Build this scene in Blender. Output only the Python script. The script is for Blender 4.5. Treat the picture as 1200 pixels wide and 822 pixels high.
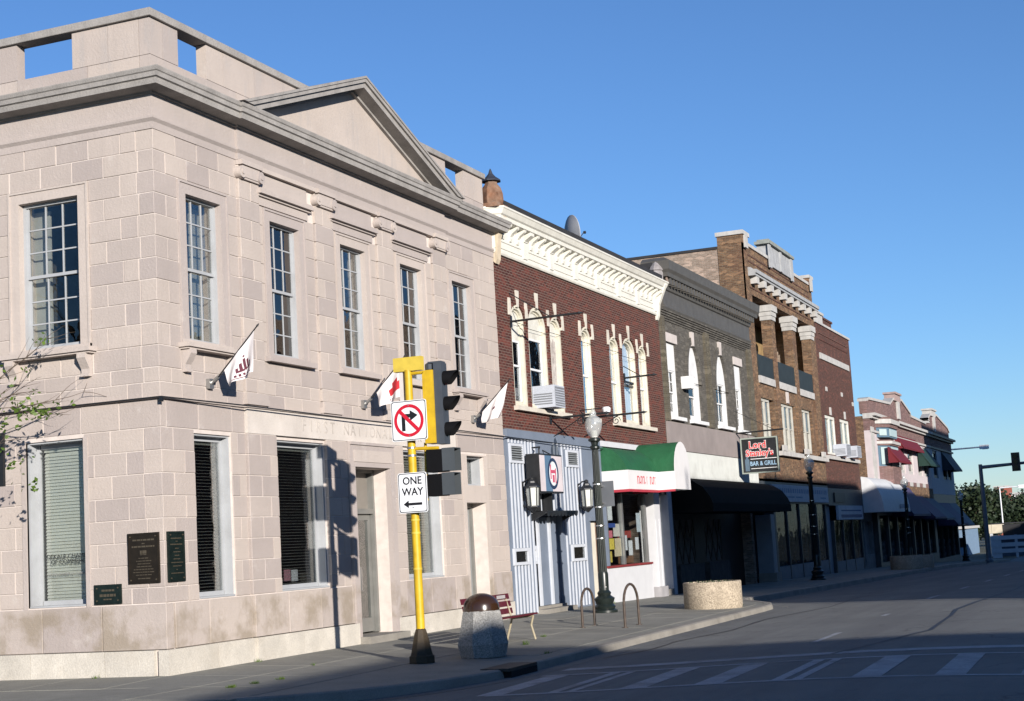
import bpy, bmesh, math, random
from mathutils import Vector, Matrix
from mathutils.geometry import tessellate_polygon
for o in list(bpy.data.objects): bpy.data.objects.remove(o)
sc = bpy.context.scene
COL = sc.collection
R = random.Random(7)
rad = math.radians

# ---------------------------------------------------------------- camera
cam_d = bpy.data.cameras.new('camera'); cam = bpy.data.objects.new('camera', cam_d); COL.objects.link(cam)
cr = Vector((0.38138663, -0.92263301, -0.05738087)); cu = Vector((-0.09435358, -0.10060085, 0.99044277)); cf = Vector((0.91958776, 0.37232754, 0.12542154))
M = Matrix((cr, cu, -cf)).transposed().to_4x4(); M.translation = (-19.98653725, -13.94877553, 1.6)
cam.matrix_world = M
cam_d.sensor_width = 36; cam_d.lens = 1827.09 / 1200 * 36; cam_d.clip_end = 6000; cam_d.clip_start = .1
sc.camera = cam
# ---------------------------------------------------------------- world, sun, exposure
SUN = Vector((3.58, 3.64, -1.16)).normalized()          # direction the light travels
el = math.asin(-SUN.z); az = math.atan2(-SUN.x, -SUN.y)  # compass azimuth (from +Y towards +X) of the sun
w = bpy.data.worlds.new('World'); sc.world = w; w.use_nodes = True
nt = w.node_tree; bg = nt.nodes['Background']
sky = nt.nodes.new('ShaderNodeTexSky'); sky.sky_type = 'NISHITA'; sky.sun_disc = False
sky.sun_elevation = el; sky.sun_rotation = az; sky.air_density = 1.0; sky.dust_density = 0; sky.ozone_density = 5; sky.altitude = 250
tint = nt.nodes.new('ShaderNodeMix'); tint.data_type = 'RGBA'; tint.blend_type = 'MULTIPLY'; tint.inputs[0].default_value = 1; tint.inputs[7].default_value = (1.0, 1.02, 1.13, 1)   # cold slide-film balance
nt.links.new(sky.outputs[0], tint.inputs[6]); nt.links.new(tint.outputs[2], bg.inputs[0]); bg.inputs[1].default_value = .081
sd = bpy.data.lights.new('sun', 'SUN'); sun = bpy.data.objects.new('sun', sd); COL.objects.link(sun)
sd.energy = 5; sd.angle = rad(.53); sd.color = (1.0, .93, .85)
sun.rotation_euler = SUN.to_track_quat('-Z', 'Y').to_euler(); sun.location = (-30, -40, 40)
sc.view_settings.view_transform = 'Standard'; sc.view_settings.look = 'None'; sc.view_settings.exposure = .74; sc.view_settings.gamma = 1
sc.render.engine = 'CYCLES'
try: sc.cycles.max_bounces = 6; sc.cycles.transparent_max_bounces = 12
except Exception: pass

# ---------------------------------------------------------------- materials
AL = .8          # slide exposed bright: base colours kept correspondingly low
def al(c): return tuple(x * AL for x in c)
def newmat(name):
    m = bpy.data.materials.new(name); m.use_nodes = True
    return m, m.node_tree, m.node_tree.nodes['Principled BSDF']
def nd(t, typ, **k):
    n = t.nodes.new(typ)
    for a, b in k.items(): setattr(n, a, b)
    return n
def mathn(t, op, a, b=None, clamp=False):
    n = nd(t, 'ShaderNodeMath', operation=op, use_clamp=clamp)
    for i, v in enumerate((a, b)):
        if v is None: continue
        if isinstance(v, (int, float)): n.inputs[i].default_value = v
        else: t.links.new(v, n.inputs[i])
    return n.outputs[0]
def mixc(t, f, a, b, mode='MIX'):
    n = nd(t, 'ShaderNodeMix', data_type='RGBA', blend_type=mode)
    for i, v in ((0, f), (6, a), (7, b)):
        if isinstance(v, (int, float)): n.inputs[i].default_value = v
        elif isinstance(v, tuple): n.inputs[i].default_value = (*v[:3], 1)
        else: t.links.new(v, n.inputs[i])
    return n.outputs[2]
def noise(t, vec, scale, detail=4, rough=.55):
    n = nd(t, 'ShaderNodeTexNoise'); n.inputs['Scale'].default_value = scale; n.inputs['Detail'].default_value = detail
    n.inputs['Roughness'].default_value = rough
    if vec is not None: t.links.new(vec, n.inputs['Vector'])
    return n.outputs[0]
def ramp(t, f, lo, hi):
    n = nd(t, 'ShaderNodeMapRange'); n.inputs[1].default_value = lo; n.inputs[2].default_value = hi
    t.links.new(f, n.inputs[0]); return n.outputs[0]
def posn(t): return nd(t, 'ShaderNodeNewGeometry').outputs['Position']
def bump(t, b, h, dist, strength=1):
    n = nd(t, 'ShaderNodeBump'); n.inputs['Distance'].default_value = dist; n.inputs['Strength'].default_value = strength
    t.links.new(h, n.inputs['Height']); t.links.new(n.outputs[0], b.inputs['Normal'])
MATS = {}
def mat(name, c, rough=.7, var=.12, scale=3, rnd=0, bmp=0, bscale=40, metal=0, spec=.4, streak=0, dirt=0, dirtc=(.12, .1, .08), fine=0, finescale=60):
    """plain procedural surface: colour x broad noise, optional per-object variation, grain relief, streaks of dirt"""
    if name in MATS: return MATS[name]
    c = al(c); dirtc = al(dirtc)
    m, t, b = newmat(name); p = posn(t)
    n = noise(t, p, scale)
    v = ramp(t, n, .3, .7)
    col = mixc(t, v, tuple(x * (1 - var) for x in c), tuple(min(1, x * (1 + var)) for x in c))
    if rnd:
        oi = nd(t, 'ShaderNodeObjectInfo').outputs['Random']
        f = mathn(t, 'ADD', mathn(t, 'MULTIPLY', oi, 2 * rnd), 1 - rnd)
        cb = nd(t, 'ShaderNodeCombineColor'); [t.links.new(f, cb.inputs[i]) for i in range(3)]
        col = mixc(t, 1.0, col, cb.outputs[0], 'MULTIPLY')
    if fine:
        nf = ramp(t, noise(t, p, finescale, 2, .7), .35, .65)
        col = mixc(t, nf, col, mixc(t, fine, col, (0, 0, 0)), 'MIX')
    if streak:
        mp = nd(t, 'ShaderNodeMapping'); mp.inputs['Scale'].default_value = (3.2, 3.2, .22); t.links.new(p, mp.inputs[0])
        s = ramp(t, noise(t, mp.outputs[0], 1.7, 5, .6), .52, .75)
        col = mixc(t, mathn(t, 'MULTIPLY', s, streak), col, tuple(x * .45 for x in c))
    if dirt:
        s = ramp(t, noise(t, p, 1.3, 8, .62), .5, .72)
        col = mixc(t, mathn(t, 'MULTIPLY', s, dirt), col, dirtc)
    t.links.new(col, b.inputs['Base Color'])
    b.inputs['Roughness'].default_value = rough; b.inputs['Metallic'].default_value = metal; b.inputs['Specular IOR Level'].default_value = spec
    if bmp: bump(t, b, noise(t, p, bscale, 3), bmp)
    MATS[name] = m; return m
def brickmat(name, c1, c2, mortar, bw=.2, bh=.0677, msz=.009, ledge=.3, blotch=.25, blotchc=(.3, .2, .16), rgh=.85, patch=None):
    c1 = al(c1); c2 = al(c2); mortar = al(mortar); blotchc = al(blotchc)
    m, t, b = newmat(name); p = posn(t)
    s = nd(t, 'ShaderNodeSeparateXYZ'); t.links.new(p, s.inputs[0])
    cb = nd(t, 'ShaderNodeCombineXYZ'); t.links.new(mathn(t, 'ADD', s.outputs[0], s.outputs[1]), cb.inputs[0]); t.links.new(s.outputs[2], cb.inputs[1])
    br = nd(t, 'ShaderNodeTexBrick'); t.links.new(cb.outputs[0], br.inputs['Vector'])
    for k, v in (('Scale', 1), ('Mortar Size', msz), ('Brick Width', bw), ('Row Height', bh), ('Mortar Smooth', .15), ('Bias', 0)): br.inputs[k].default_value = v
    br.inputs['Color1'].default_value = (*c1, 1); br.inputs['Color2'].default_value = (*c2, 1); br.inputs['Mortar'].default_value = (*mortar, 1)
    col = br.outputs[0]
    col = mixc(t, mathn(t, 'MULTIPLY', ramp(t, noise(t, p, .55, 6, .6), .45, .7), blotch), col, blotchc)
    col = mixc(t, mathn(t, 'MULTIPLY', ramp(t, noise(t, cb.outputs[0], 9, 3, .7), .4, .75), ledge), col, tuple(x * .45 for x in c1))
    cell = nd(t, 'ShaderNodeTexVoronoi'); mpc = nd(t, 'ShaderNodeMapping'); mpc.inputs['Scale'].default_value = (1 / bw, 1 / bh, 1); t.links.new(cb.outputs[0], mpc.inputs[0]); t.links.new(mpc.outputs[0], cell.inputs['Vector']); cell.inputs['Scale'].default_value = .8
    sc3 = nd(t, 'ShaderNodeSeparateColor'); t.links.new(cell.outputs['Color'], sc3.inputs[0]); col = mixc(t, mathn(t, 'MULTIPLY', ramp(t, sc3.outputs[0], .6, 1.0), .55), col, tuple(min(1, x * 1.9) for x in c1))
    if patch: col = mixc(t, mathn(t, 'MULTIPLY', ramp(t, noise(t, p, .9, 5, .7), .5, .6), patch[0]), col, patch[1])
    t.links.new(col, b.inputs['Base Color']); b.inputs['Roughness'].default_value = rgh; b.inputs['Specular IOR Level'].default_value = .2
    h = mathn(t, 'SUBTRACT', mathn(t, 'MULTIPLY', noise(t, p, 30, 3), .4), br.outputs['Fac'])
    bump(t, b, h, .012, 1)
    MATS[name] = m; return m
def stonemat(name, c, stain=True):
    c = al(c)
    m, t, b = newmat(name); p = posn(t)
    v = ramp(t, noise(t, p, 1.1, 5, .6), .3, .7)
    col = mixc(t, v, tuple(x * .93 for x in c), tuple(x * 1.05 for x in c))
    oi = nd(t, 'ShaderNodeObjectInfo').outputs['Random']
    col = mixc(t, oi, mixc(t, 1.0, col, (.83, .815, .83), 'MULTIPLY'), mixc(t, 1.0, col, (1.05, 1.03, 1.0), 'MULTIPLY'))
    mp = nd(t, 'ShaderNodeMapping'); mp.inputs['Scale'].default_value = (2.0, 2.0, 26); mp.inputs['Rotation'].default_value = (.15, .1, 0); t.links.new(p, mp.inputs[0])
    vein = ramp(t, noise(t, mp.outputs[0], 1.6, 4, .6), .35, .8)
    col = mixc(t, mathn(t, 'MULTIPLY', vein, .16), col, tuple(x * .72 for x in c))
    fleck = ramp(t, noise(t, p, 75, 2, .8), .6, .75)
    col = mixc(t, mathn(t, 'MULTIPLY', fleck, .22), col, tuple(x * .6 for x in c))
    mp3 = nd(t, 'ShaderNodeMapping'); mp3.inputs['Scale'].default_value = (4.5, 4.5, .28); t.links.new(p, mp3.inputs[0])
    rain = mathn(t, 'MULTIPLY', ramp(t, noise(t, mp3.outputs[0], 1.5, 6, .65), .5, .75), ramp(t, noise(t, p, .7, 3), .4, .65))
    col = mixc(t, mathn(t, 'MULTIPLY', rain, .4), col, tuple(x * .66 for x in c))      # rain streaks
    pale = mathn(t, 'MULTIPLY', ramp(t, noise(t, p, 2.3, 7, .7), .6, .7), .3); col = mixc(t, pale, col, (.5, .465, .435))
    if stain:
        s = nd(t, 'ShaderNodeSeparateXYZ'); t.links.new(p, s.inputs[0]); z = s.outputs[2]
        band = mathn(t, 'MULTIPLY', ramp(t, z, 1.12, .95), ramp(t, z, .33, .42))       # soot and rust stains on the plinth slabs
        st = ramp(t, noise(t, p, 1.5, 6, .62), .46, .62)
        col = mixc(t, mathn(t, 'MULTIPLY', mathn(t, 'MULTIPLY', st, band), .6), col, (.185, .15, .10))
        mp2 = nd(t, 'ShaderNodeMapping'); mp2.inputs['Scale'].default_value = (2.6, 2.6, .5); t.links.new(p, mp2.inputs[0])
        st2 = mathn(t, 'MULTIPLY', ramp(t, noise(t, mp2.outputs[0], 1.7, 6, .65), .52, .68), ramp(t, z, 8.5, 9.0))
        col = mixc(t, mathn(t, 'MULTIPLY', st2, .5), col, (.3, .28, .27))
    t.links.new(col, b.inputs['Base Color']); b.inputs['Roughness'].default_value = .85; b.inputs['Specular IOR Level'].default_value = .2
    bump(t, b, noise(t, p, 22, 6, .7), .008)
    MATS[name] = m; return m
def glassmat(name, tint=(.93, .95, .95), ior=1.5, rough=.0, mul=1.0):
    m = bpy.data.materials.new(name); m.use_nodes = True; t = m.node_tree; t.nodes.clear()
    o = nd(t, 'ShaderNodeOutputMaterial'); tr = nd(t, 'ShaderNodeBsdfTransparent'); tr.inputs[0].default_value = (*tint, 1)
    g = nd(t, 'ShaderNodeBsdfGlossy'); g.inputs['Roughness'].default_value = rough
    fr = nd(t, 'ShaderNodeFresnel'); fr.inputs[0].default_value = ior
    n = noise(t, posn(t), 1.6, 2); bm = nd(t, 'ShaderNodeBump'); bm.inputs['Distance'].default_value = .01; t.links.new(n, bm.inputs['Height']); t.links.new(bm.outputs[0], g.inputs['Normal'])
    mx = nd(t, 'ShaderNodeMixShader'); t.links.new(mathn(t, 'MULTIPLY', fr.outputs[0], 1.15 * mul, True), mx.inputs[0]); t.links.new(tr.outputs[0], mx.inputs[1]); t.links.new(g.outputs[0], mx.inputs[2])
    t.links.new(mx.outputs[0], o.inputs[0]); MATS[name] = m; return m

STONE = stonemat('pink limestone', (.48, .425, .39))
STONEP = stonemat('dressed limestone trim', (.51, .455, .42))
STONEG = mat('weathered grey limestone', (.36, .34, .32), .85, .18, 2.2, 0, .006, 30, streak=.35, fine=.25)
MORTAR = mat('pale mortar', (.64, .57, .52), .9, .1, 6)
PLINTH = mat('pale plinth stone', (.60, .56, .49), .85, .12, 2.5, .06, .006, 30, dirt=.35, dirtc=(.3, .26, .2), fine=.2)
GLASS = glassmat('window glass', mul=.5)
SHOWG = glassmat('clear shop glass', mul=.22)
GLASSB = glassmat('strongly reflecting glass', (.8, .84, .86), 2.2)
DARK = mat('dark interior', (.035, .032, .03), .9, .2)
WHITEP = mat('white painted wood', (.74, .76, .78), .5, .05, 4, dirt=.15)
BLUEW = mat('grey white painted reveal', (.40, .415, .43), .5, .05, 4, dirt=.2)
CREAM = mat('cream painted trim', (.66, .63, .52), .55, .08, 5, streak=.22, dirt=.15)
CREAMW = mat('cream white painted cornice', (.74, .72, .64), .5, .06, 5, streak=.2, dirt=.12)
BLIND = mat('ivory blind slats', (.84, .83, .72), .5, .04, 3)
BLINDD = mat('grey green blind slats', (.40, .40, .35), .5, .04, 3)
BRONZE = mat('dark bronze plaque', (.030, .022, .014), .35, .2, 9, metal=.5, spec=.6)
GREENB = mat('green black bronze plaque', (.016, .028, .024), .35, .25, 8, metal=.5, spec=.6)
PLTEXT = mat('raised bronze lettering', (.16, .13, .09), .4, .1, 9, metal=.6)
BLACKM = mat('black painted iron', (.015, .016, .018), .4, .2, 8, spec=.5)
IRON = mat('rusty dark iron', (.06, .045, .035), .7, .3, 12)
ALU = mat('brushed aluminium', (.45, .45, .44), .35, .08, 5, metal=.8)
YELLOW = mat('worn traffic yellow paint', (.56, .36, .012), .5, .18, 5, dirt=.55, dirtc=(.35, .2, .02))
YELLOWD = mat('faded yellow back plate', (.62, .46, .06), .6, .12, 6, dirt=.35, dirtc=(.3, .22, .05))
GREYM = mat('grey painted metal', (.055, .065, .08), .5, .1, 6)
SIGNW = mat('white sign face', (.82, .84, .86), .4, .02, 3)
SIGNR = mat('red sign print', (.55, .01, .03), .45, .05, 3)
SIGNK = mat('black sign print', (.01, .01, .012), .5, .05, 3)
AGG = None
def asphalt():
    m, t, b = newmat('worn asphalt'); p = posn(t)
    col = mixc(t, ramp(t, noise(t, p, .45, 6, .6), .35, .65), (.092, .097, .097), (.128, .134, .13))
    mp = nd(t, 'ShaderNodeMapping'); mp.inputs['Scale'].default_value = (.05, 1.1, 1); t.links.new(p, mp.inputs[0])
    col = mixc(t, mathn(t, 'MULTIPLY', ramp(t, noise(t, mp.outputs[0], 1.3, 5, .6), .48, .62), .55), col, (.068, .07, .074))      # tyre-darkened lanes
    col = mixc(t, mathn(t, 'MULTIPLY', ramp(t, noise(t, p, 1.9, 9, .7), .56, .66), .5), col, (.05, .05, .052))                      # oil and patches
    v = nd(t, 'ShaderNodeTexVoronoi', feature='DISTANCE_TO_EDGE'); v.inputs['Scale'].default_value = .33
    wv = nd(t, 'ShaderNodeVectorMath', operation='ADD'); t.links.new(p, wv.inputs[0]); nn = nd(t, 'ShaderNodeTexNoise'); nn.inputs['Scale'].default_value = 1.4; nn.inputs['Detail'].default_value = 6; t.links.new(p, nn.inputs['Vector']); t.links.new(nn.outputs['Color'], wv.inputs[1]); t.links.new(wv.outputs[0], v.inputs['Vector'])
    crk = mathn(t, 'MULTIPLY', ramp(t, v.outputs['Distance'], .008, .002), ramp(t, noise(t, p, .25, 2), .5, .55))
    col = mixc(t, mathn(t, 'MULTIPLY', crk, .75), col, (.035, .035, .036))
    g = ramp(t, noise(t, p, 60, 2, .8), .3, .7); col = mixc(t, mathn(t, 'MULTIPLY', g, .28), col, (.21, .21, .20))
    t.links.new(col, b.inputs['Base Color']); b.inputs['Roughness'].default_value = .85; bump(t, b, noise(t, p, 70, 3), .008); MATS['worn asphalt'] = m; return m
ASPH = asphalt()
CONC = mat('sidewalk concrete', (.275, .27, .235), .85, .12, 1.2, .05, .004, 60, dirt=.35, dirtc=(.12, .11, .095), fine=.22, finescale=50)
KERB = mat('kerb concrete', (.30, .28, .245), .85, .14, 2, 0, .006, 40, dirt=.5, dirtc=(.14, .13, .11), fine=.2)
LINE = mat('worn white road paint', (.40, .42, .45), .7, .18, 5, dirt=1.0, dirtc=(.15, .155, .155), fine=.4)
BRICKR = brickmat('dark red brick', (.11, .033, .024), (.055, .017, .015), (.20, .145, .12), blotch=.22, blotchc=(.16, .09, .075))
BRICKG = brickmat('grey painted brick', (.112, .104, .09), (.075, .07, .062), (.13, .12, .105), blotch=.25, blotchc=(.15, .145, .13))
BRICKG2 = brickmat('grey brown weathered brick', (.13, .115, .085), (.09, .075, .055), (.15, .14, .115), blotch=.5, blotchc=(.09, .08, .045))
BRICKT = brickmat('tan brown brick', (.215, .13, .075), (.095, .052, .034), (.22, .18, .13), blotch=.5, blotchc=(.17, .075, .05), ledge=.7)
BRICKP = brickmat('pale worn side brick', (.33, .25, .20), (.22, .16, .12), (.36, .31, .26), blotch=.4, blotchc=(.36, .33, .28), ledge=.5)
BRICKM = brickmat('brown red brick', (.115, .048, .036), (.068, .028, .022), (.14, .10, .085), blotch=.3, blotchc=(.14, .07, .055))
BRICKV = brickmat('plum brown brick', (.20, .12, .115), (.15, .085, .08), (.24, .18, .17), blotch=.3)
SLATE = mat('slate blue painted boards', (.17, .205, .265), .6, .08, 2.5, dirt=.2, dirtc=(.1, .12, .16), bmp=.003, bscale=25)
ROOFK = mat('black roofing', (.025, .025, .028), .8, .2, 3)
DARKC = mat('dark grey painted cornice', (.095, .09, .082), .55, .12, 4, streak=.3)
GLOBE = None

# ---------------------------------------------------------------- mesh builder
ROOT = {}
def Tf(u, d, z): return (u, d, z)            # fronts on the main street: d runs into the building
def Tl(u, d, z): return (d, u, z)            # faces towards the side street
class MB:
    def __init__(s, T=Tf): s.v = []; s.f = []; s.T = T
    def add(s, vs, fs):
        k = len(s.v); s.v += [s.T(*p) for p in vs]; s.f += [tuple(i + k for i in f) for f in fs]; return s
    def box(s, u0, u1, d0, d1, z0, z1):
        return s.add([(u0, d0, z0), (u1, d0, z0), (u1, d1, z0), (u0, d1, z0), (u0, d0, z1), (u1, d0, z1), (u1, d1, z1), (u0, d1, z1)],
                     [(0, 1, 2, 3), (4, 5, 6, 7), (0, 1, 5, 4), (1, 2, 6, 5), (2, 3, 7, 6), (3, 0, 4, 7)])
    def prism(s, poly, ax, a, b):
        """polygon extruded along axis ax ('u','d','z'); poly gives the other two coordinates in order"""
        def P(q, t): return {'u': (t, q[0], q[1]), 'd': (q[0], t, q[1]), 'z': (q[0], q[1], t)}[ax]
        n = len(poly); vs = [P(q, a) for q in poly] + [P(q, b) for q in poly]
        fs = [(i, (i + 1) % n, (i + 1) % n + n, i + n) for i in range(n)]
        tris = tessellate_polygon([[Vector((q[0], q[1], 0)) for q in poly]])
        fs += [tuple(t) for t in tris] + [tuple(i + n for i in t) for t in tris]
        return s.add(vs, fs)
    def tube(s, p, q, r0, r1=None, n=10, cap=True):
        r1 = r0 if r1 is None else r1; p = Vector(p); q = Vector(q); ax = (q - p).normalized()
        a = ax.orthogonal().normalized(); b = ax.cross(a); vs = []
        for c, r in ((p, r0), (q, r1)):
            vs += [tuple(c + (a * math.cos(2 * math.pi * i / n) + b * math.sin(2 * math.pi * i / n)) * r) for i in range(n)]
        fs = [(i, (i + 1) % n, (i + 1) % n + n, i + n) for i in range(n)]
        if cap: fs += [tuple(range(n)), tuple(range(n, 2 * n))]
        return s.add(vs, fs)
    def path(s, pts, r, n=8):
        for a, b in zip(pts, pts[1:]):
            ra, rb = (r, r) if not isinstance(r, (list, tuple)) else r
            s.tube(a, b, ra, rb, n)
        return s
    def lathe(s, prof, c, n=16, ax=None):
        vs = []; fs = []; m = len(prof)
        for r, z in prof:
            for i in range(n):
                a = 2 * math.pi * i / n
                vs.append((c[0] + r * math.cos(a), c[1] + r * math.sin(a), c[2] + z))
        for k in range(m - 1):
            for i in range(n):
                j = (i + 1) % n; fs.append((k * n + i, k * n + j, (k + 1) * n + j, (k + 1) * n + i))
        if prof[0][0] > 1e-4: fs.append(tuple(range(n)))
        if prof[-1][0] > 1e-4: fs.append(tuple(range((m - 1) * n, m * n)))
        return s.add(vs, fs)
    def sheet(s, loops, d):
        vs = [Vector((x, z, 0)) for l in loops for x, z in l]
        tris = tessellate_polygon([[Vector((x, z, 0)) for x, z in l] for l in loops])
        return s.add([(v.x, d, v.y) for v in vs], [tuple(t) for t in tris])
    def wall(s, u0, u1, z0, z1, holes=(), d0=0, d1=.3, top=None):
        """wall slab with openings; holes are point loops in (u, z)"""
        outer = [(u0, z0), (u1, z0), (u1, z1), (u0, z1)] if top is None else top
        loops = [outer] + [list(h) for h in holes]
        s.sheet(loops, d0); s.sheet(loops, d1)
        for l in loops:
            n = len(l); vs = [(x, d0, z) for x, z in l] + [(x, d1, z) for x, z in l]
            s.add(vs, [(i, (i + 1) % n, (i + 1) % n + n, i + n) for i in range(n)])
        return s
    def quads(s, rows):
        m = len(rows[0]); vs = [p for r in rows for p in r]
        return s.add(vs, [(k * m + i, k * m + i + 1, (k + 1) * m + i + 1, (k + 1) * m + i) for k in range(len(rows) - 1) for i in range(m - 1)])
    def build(s, name, m, parent=None, smooth=0, solid=0, kind=None, **tagk):
        me = bpy.data.meshes.new(name)
        off = ROOT.get(parent.name, Vector((0, 0, 0))) if parent else Vector((0, 0, 0))
        loc = tagk.pop('at', None)
        sub = off if parent else (Vector(loc) if loc else off)
        me.from_pydata([(x - sub[0], y - sub[1], z - sub[2]) for x, y, z in s.v], [], s.f)
        bm = bmesh.new(); bm.from_mesh(me); bmesh.ops.remove_doubles(bm, verts=bm.verts, dist=1e-5); bmesh.ops.recalc_face_normals(bm, faces=bm.faces); bm.to_mesh(me); bm.free()
        me.materials.append(m)
        if smooth:
            for p in me.polygons: p.use_smooth = True
            me.set_sharp_from_angle(angle=rad(smooth))
        o = bpy.data.objects.new(name, me); COL.objects.link(o)
        if parent: o.parent = parent; ROOT[o.name] = off
        else:
            if loc: o.location = loc; ROOT[o.name] = Vector(loc)
        if kind: o['kind'] = kind
        if tagk: tag(o, **tagk)
        return o
def rect(u0, u1, z0, z1): return [(u0, z0), (u1, z0), (u1, z1), (u0, z1)]
def arch(u0, u1, z0, zs, zt, n=12):
    c = (u0 + u1) / 2; h = (u1 - u0) / 2
    return [(u0, z0), (u1, z0)] + [(c + h * math.cos(math.pi * i / n), zs + (zt - zs) * math.sin(math.pi * i / n)) for i in range(n + 1)]
def tag(o, label=None, cat=None, group=None, kind=None):
    if label: o['label'] = label
    if cat: o['category'] = cat
    if group: o['group'] = group
    if kind: o['kind'] = kind
    return o
def thing(name, loc, label, cat, group=None):
    o = bpy.data.objects.new(name, None); COL.objects.link(o); o.location = loc; ROOT[o.name] = Vector(loc); o.empty_display_size = .3
    return tag(o, label, cat, group)
def struct(mb, name, m, **k): return mb.build(name, m, None, kind='structure', **k)
def copy_tree(o, loc=None, rz=None, parent=None):
    c = o.copy(); COL.objects.link(c)
    if parent: c.parent = parent
    if loc is not None: c.location = loc
    if rz is not None: c.rotation_euler.z = rz
    for ch in list(o.children): copy_tree(ch, None, None, c)
    return c
def box(parent, name, m, u0, u1, d0, d1, z0, z1, T=Tf, **k): return MB(T).box(u0, u1, d0, d1, z0, z1).build(name, m, parent, **k)
DG = bpy.context.evaluated_depsgraph_get()
def text(s, m, parent, origin, xdir, zdir, size, depth=.004, align='CENTER', offset=0, sx=1, space=1, label=None, name='lettering'):
    cu_ = bpy.data.curves.new(name, 'FONT'); cu_.body = s; cu_.size = size; cu_.extrude = depth; cu_.align_x = align; cu_.align_y = 'CENTER'; cu_.offset = offset; cu_.resolution_u = 3; cu_.space_line = .85; cu_.space_character = space
    o = bpy.data.objects.new(name, cu_); COL.objects.link(o); bpy.context.view_layer.update()
    me = bpy.data.meshes.new_from_object(o.evaluated_get(bpy.context.evaluated_depsgraph_get()))
    bpy.data.objects.remove(o); bpy.data.curves.remove(cu_)
    X = Vector(xdir).normalized() * sx; Z = Vector(zdir).normalized(); N = Vector(xdir).normalized().cross(Z)
    off = ROOT.get(parent.name, Vector((0, 0, 0))) if parent else Vector((0, 0, 0)); O = Vector(origin)
    for v in me.vertices: v.co = O + X * v.co.x + Z * v.co.y + N * v.co.z - off
    me.materials.clear(); me.materials.append(m); me.name = name
    t = bpy.data.objects.new(name, me); COL.objects.link(t)
    if parent: t.parent = parent; ROOT[t.name] = off
    if label: t['label'] = label
    return t
XF = (1, 0, 0); XL = (0, -1, 0); UP = (0, 0, 1)

# ---------------------------------------------------------------- terrain
def gs(x):
    if x < 18: return 0.0
    if x < 66: return -(x - 18) * .0112
    return -.5376 - (min(x, 110) - 66) * .02
def side(x, y): return gs(x) - .02 * max(0, min(6, -y), min(6, -x if y > -1 else 0))
def road(x, y): return gs(x) - .24 + .15 * math.exp(-((y + 11) / 4) ** 2)
def frange(a, b, st):
    n = max(1, int(round((b - a) / st))); return [a + (b - a) * i / n for i in range(n + 1)]
xs = [-900, -300, -120] + frange(-60, 130, 3) + [160, 220, 320, 500, 900, 1600, 3000]; ys = [-1500, -600, -250, -120, -60, -40, -30] + frange(-24, 0, .75) + [10, 20, 40, 80, 160, 400, 1000, 2500]
struct(MB().quads([[(x, y, road(x, y) - .02) for x in xs] for y in ys]), 'ground', mat('dry verge and gravel', (.10, .10, .07), .9, .3, .3, dirt=.5, dirtc=(.05, .07, .03)))
struct(MB().quads([[(x, y, road(x, y)) for x in frange(-60, 240, 2.5)] for y in frange(-18.2, -2.6, .6)]), 'road', ASPH)
struct(MB().quads([[(x, y, road(x, y) - .002) for x in frange(-15.2, -3.4, 1.2)] for y in frange(-2.6, 90, 4)]), 'side_road', ASPH)
struct(MB().quads([[(x, y, road(x, y) - .002) for x in frange(-15.2, -3.4, 1.2)] for y in frange(-90, -18.2, 4)]), 'side_road_beyond', ASPH)
# kerb line of the near pavement
KP = [(-4.1, y) for y in frange(60, 1.4, 3)] + [(1.2 - 5.3 * math.cos(rad(a)), .3 - 5.3 * math.sin(rad(a))) for a in frange(2, 88, 8.6)]
KP += [(x, -5.0) for x in frange(2.2, 16.5, 2.4)] + [(17.6, -4.95), (18.6, -4.7), (19.5, -4.25), (20.3, -3.8), (21.2, -3.4), (22.4, -3.2)] + [(x, -3.2) for x in frange(25, 103, 3)]
def inner(p):
    if p[1] > .0 and p[0] < 0: return (0.0, p[1])
    if p[0] < 0: return (0.0, 0.0)
    return (p[0], 0.0)
rows = []
for k in range(5):
    f = k / 4; row = []
    for p in KP:
        q = inner(p); x = q[0] + (p[0] - q[0]) * f; y = q[1] + (p[1] - q[1]) * f
        row.append((x, y, side(x, y) - .006))
    rows.append(row)
struct(MB().quads(rows), 'sidewalk', CONC)
mb = MB(); rows = [[], [], [], [], []]
for i, p in enumerate(KP):
    a = Vector(KP[max(0, i - 1)]); b = Vector(KP[min(len(KP) - 1, i + 1)]); t = (b - a).normalized(); nrm = Vector((t.y, -t.x))
    if nrm.dot(Vector((-1, -1))) < 0 and p[0] < 3: nrm = -nrm
    if p[0] >= 3 and nrm.y > 0: nrm = -nrm
    z = side(*p)
    for k, (o_, dz) in enumerate(((-.04, 0), (.12, 0), (.16, -.02), (.19, -.2), (.55, None))):
        x = p[0] + nrm.x * o_; y = p[1] + nrm.y * o_
        rows[k].append((x, y, (z + dz) if dz is not None else road(x, y) + .004))
struct(mb.quads(rows), 'kerb', KERB)
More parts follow.
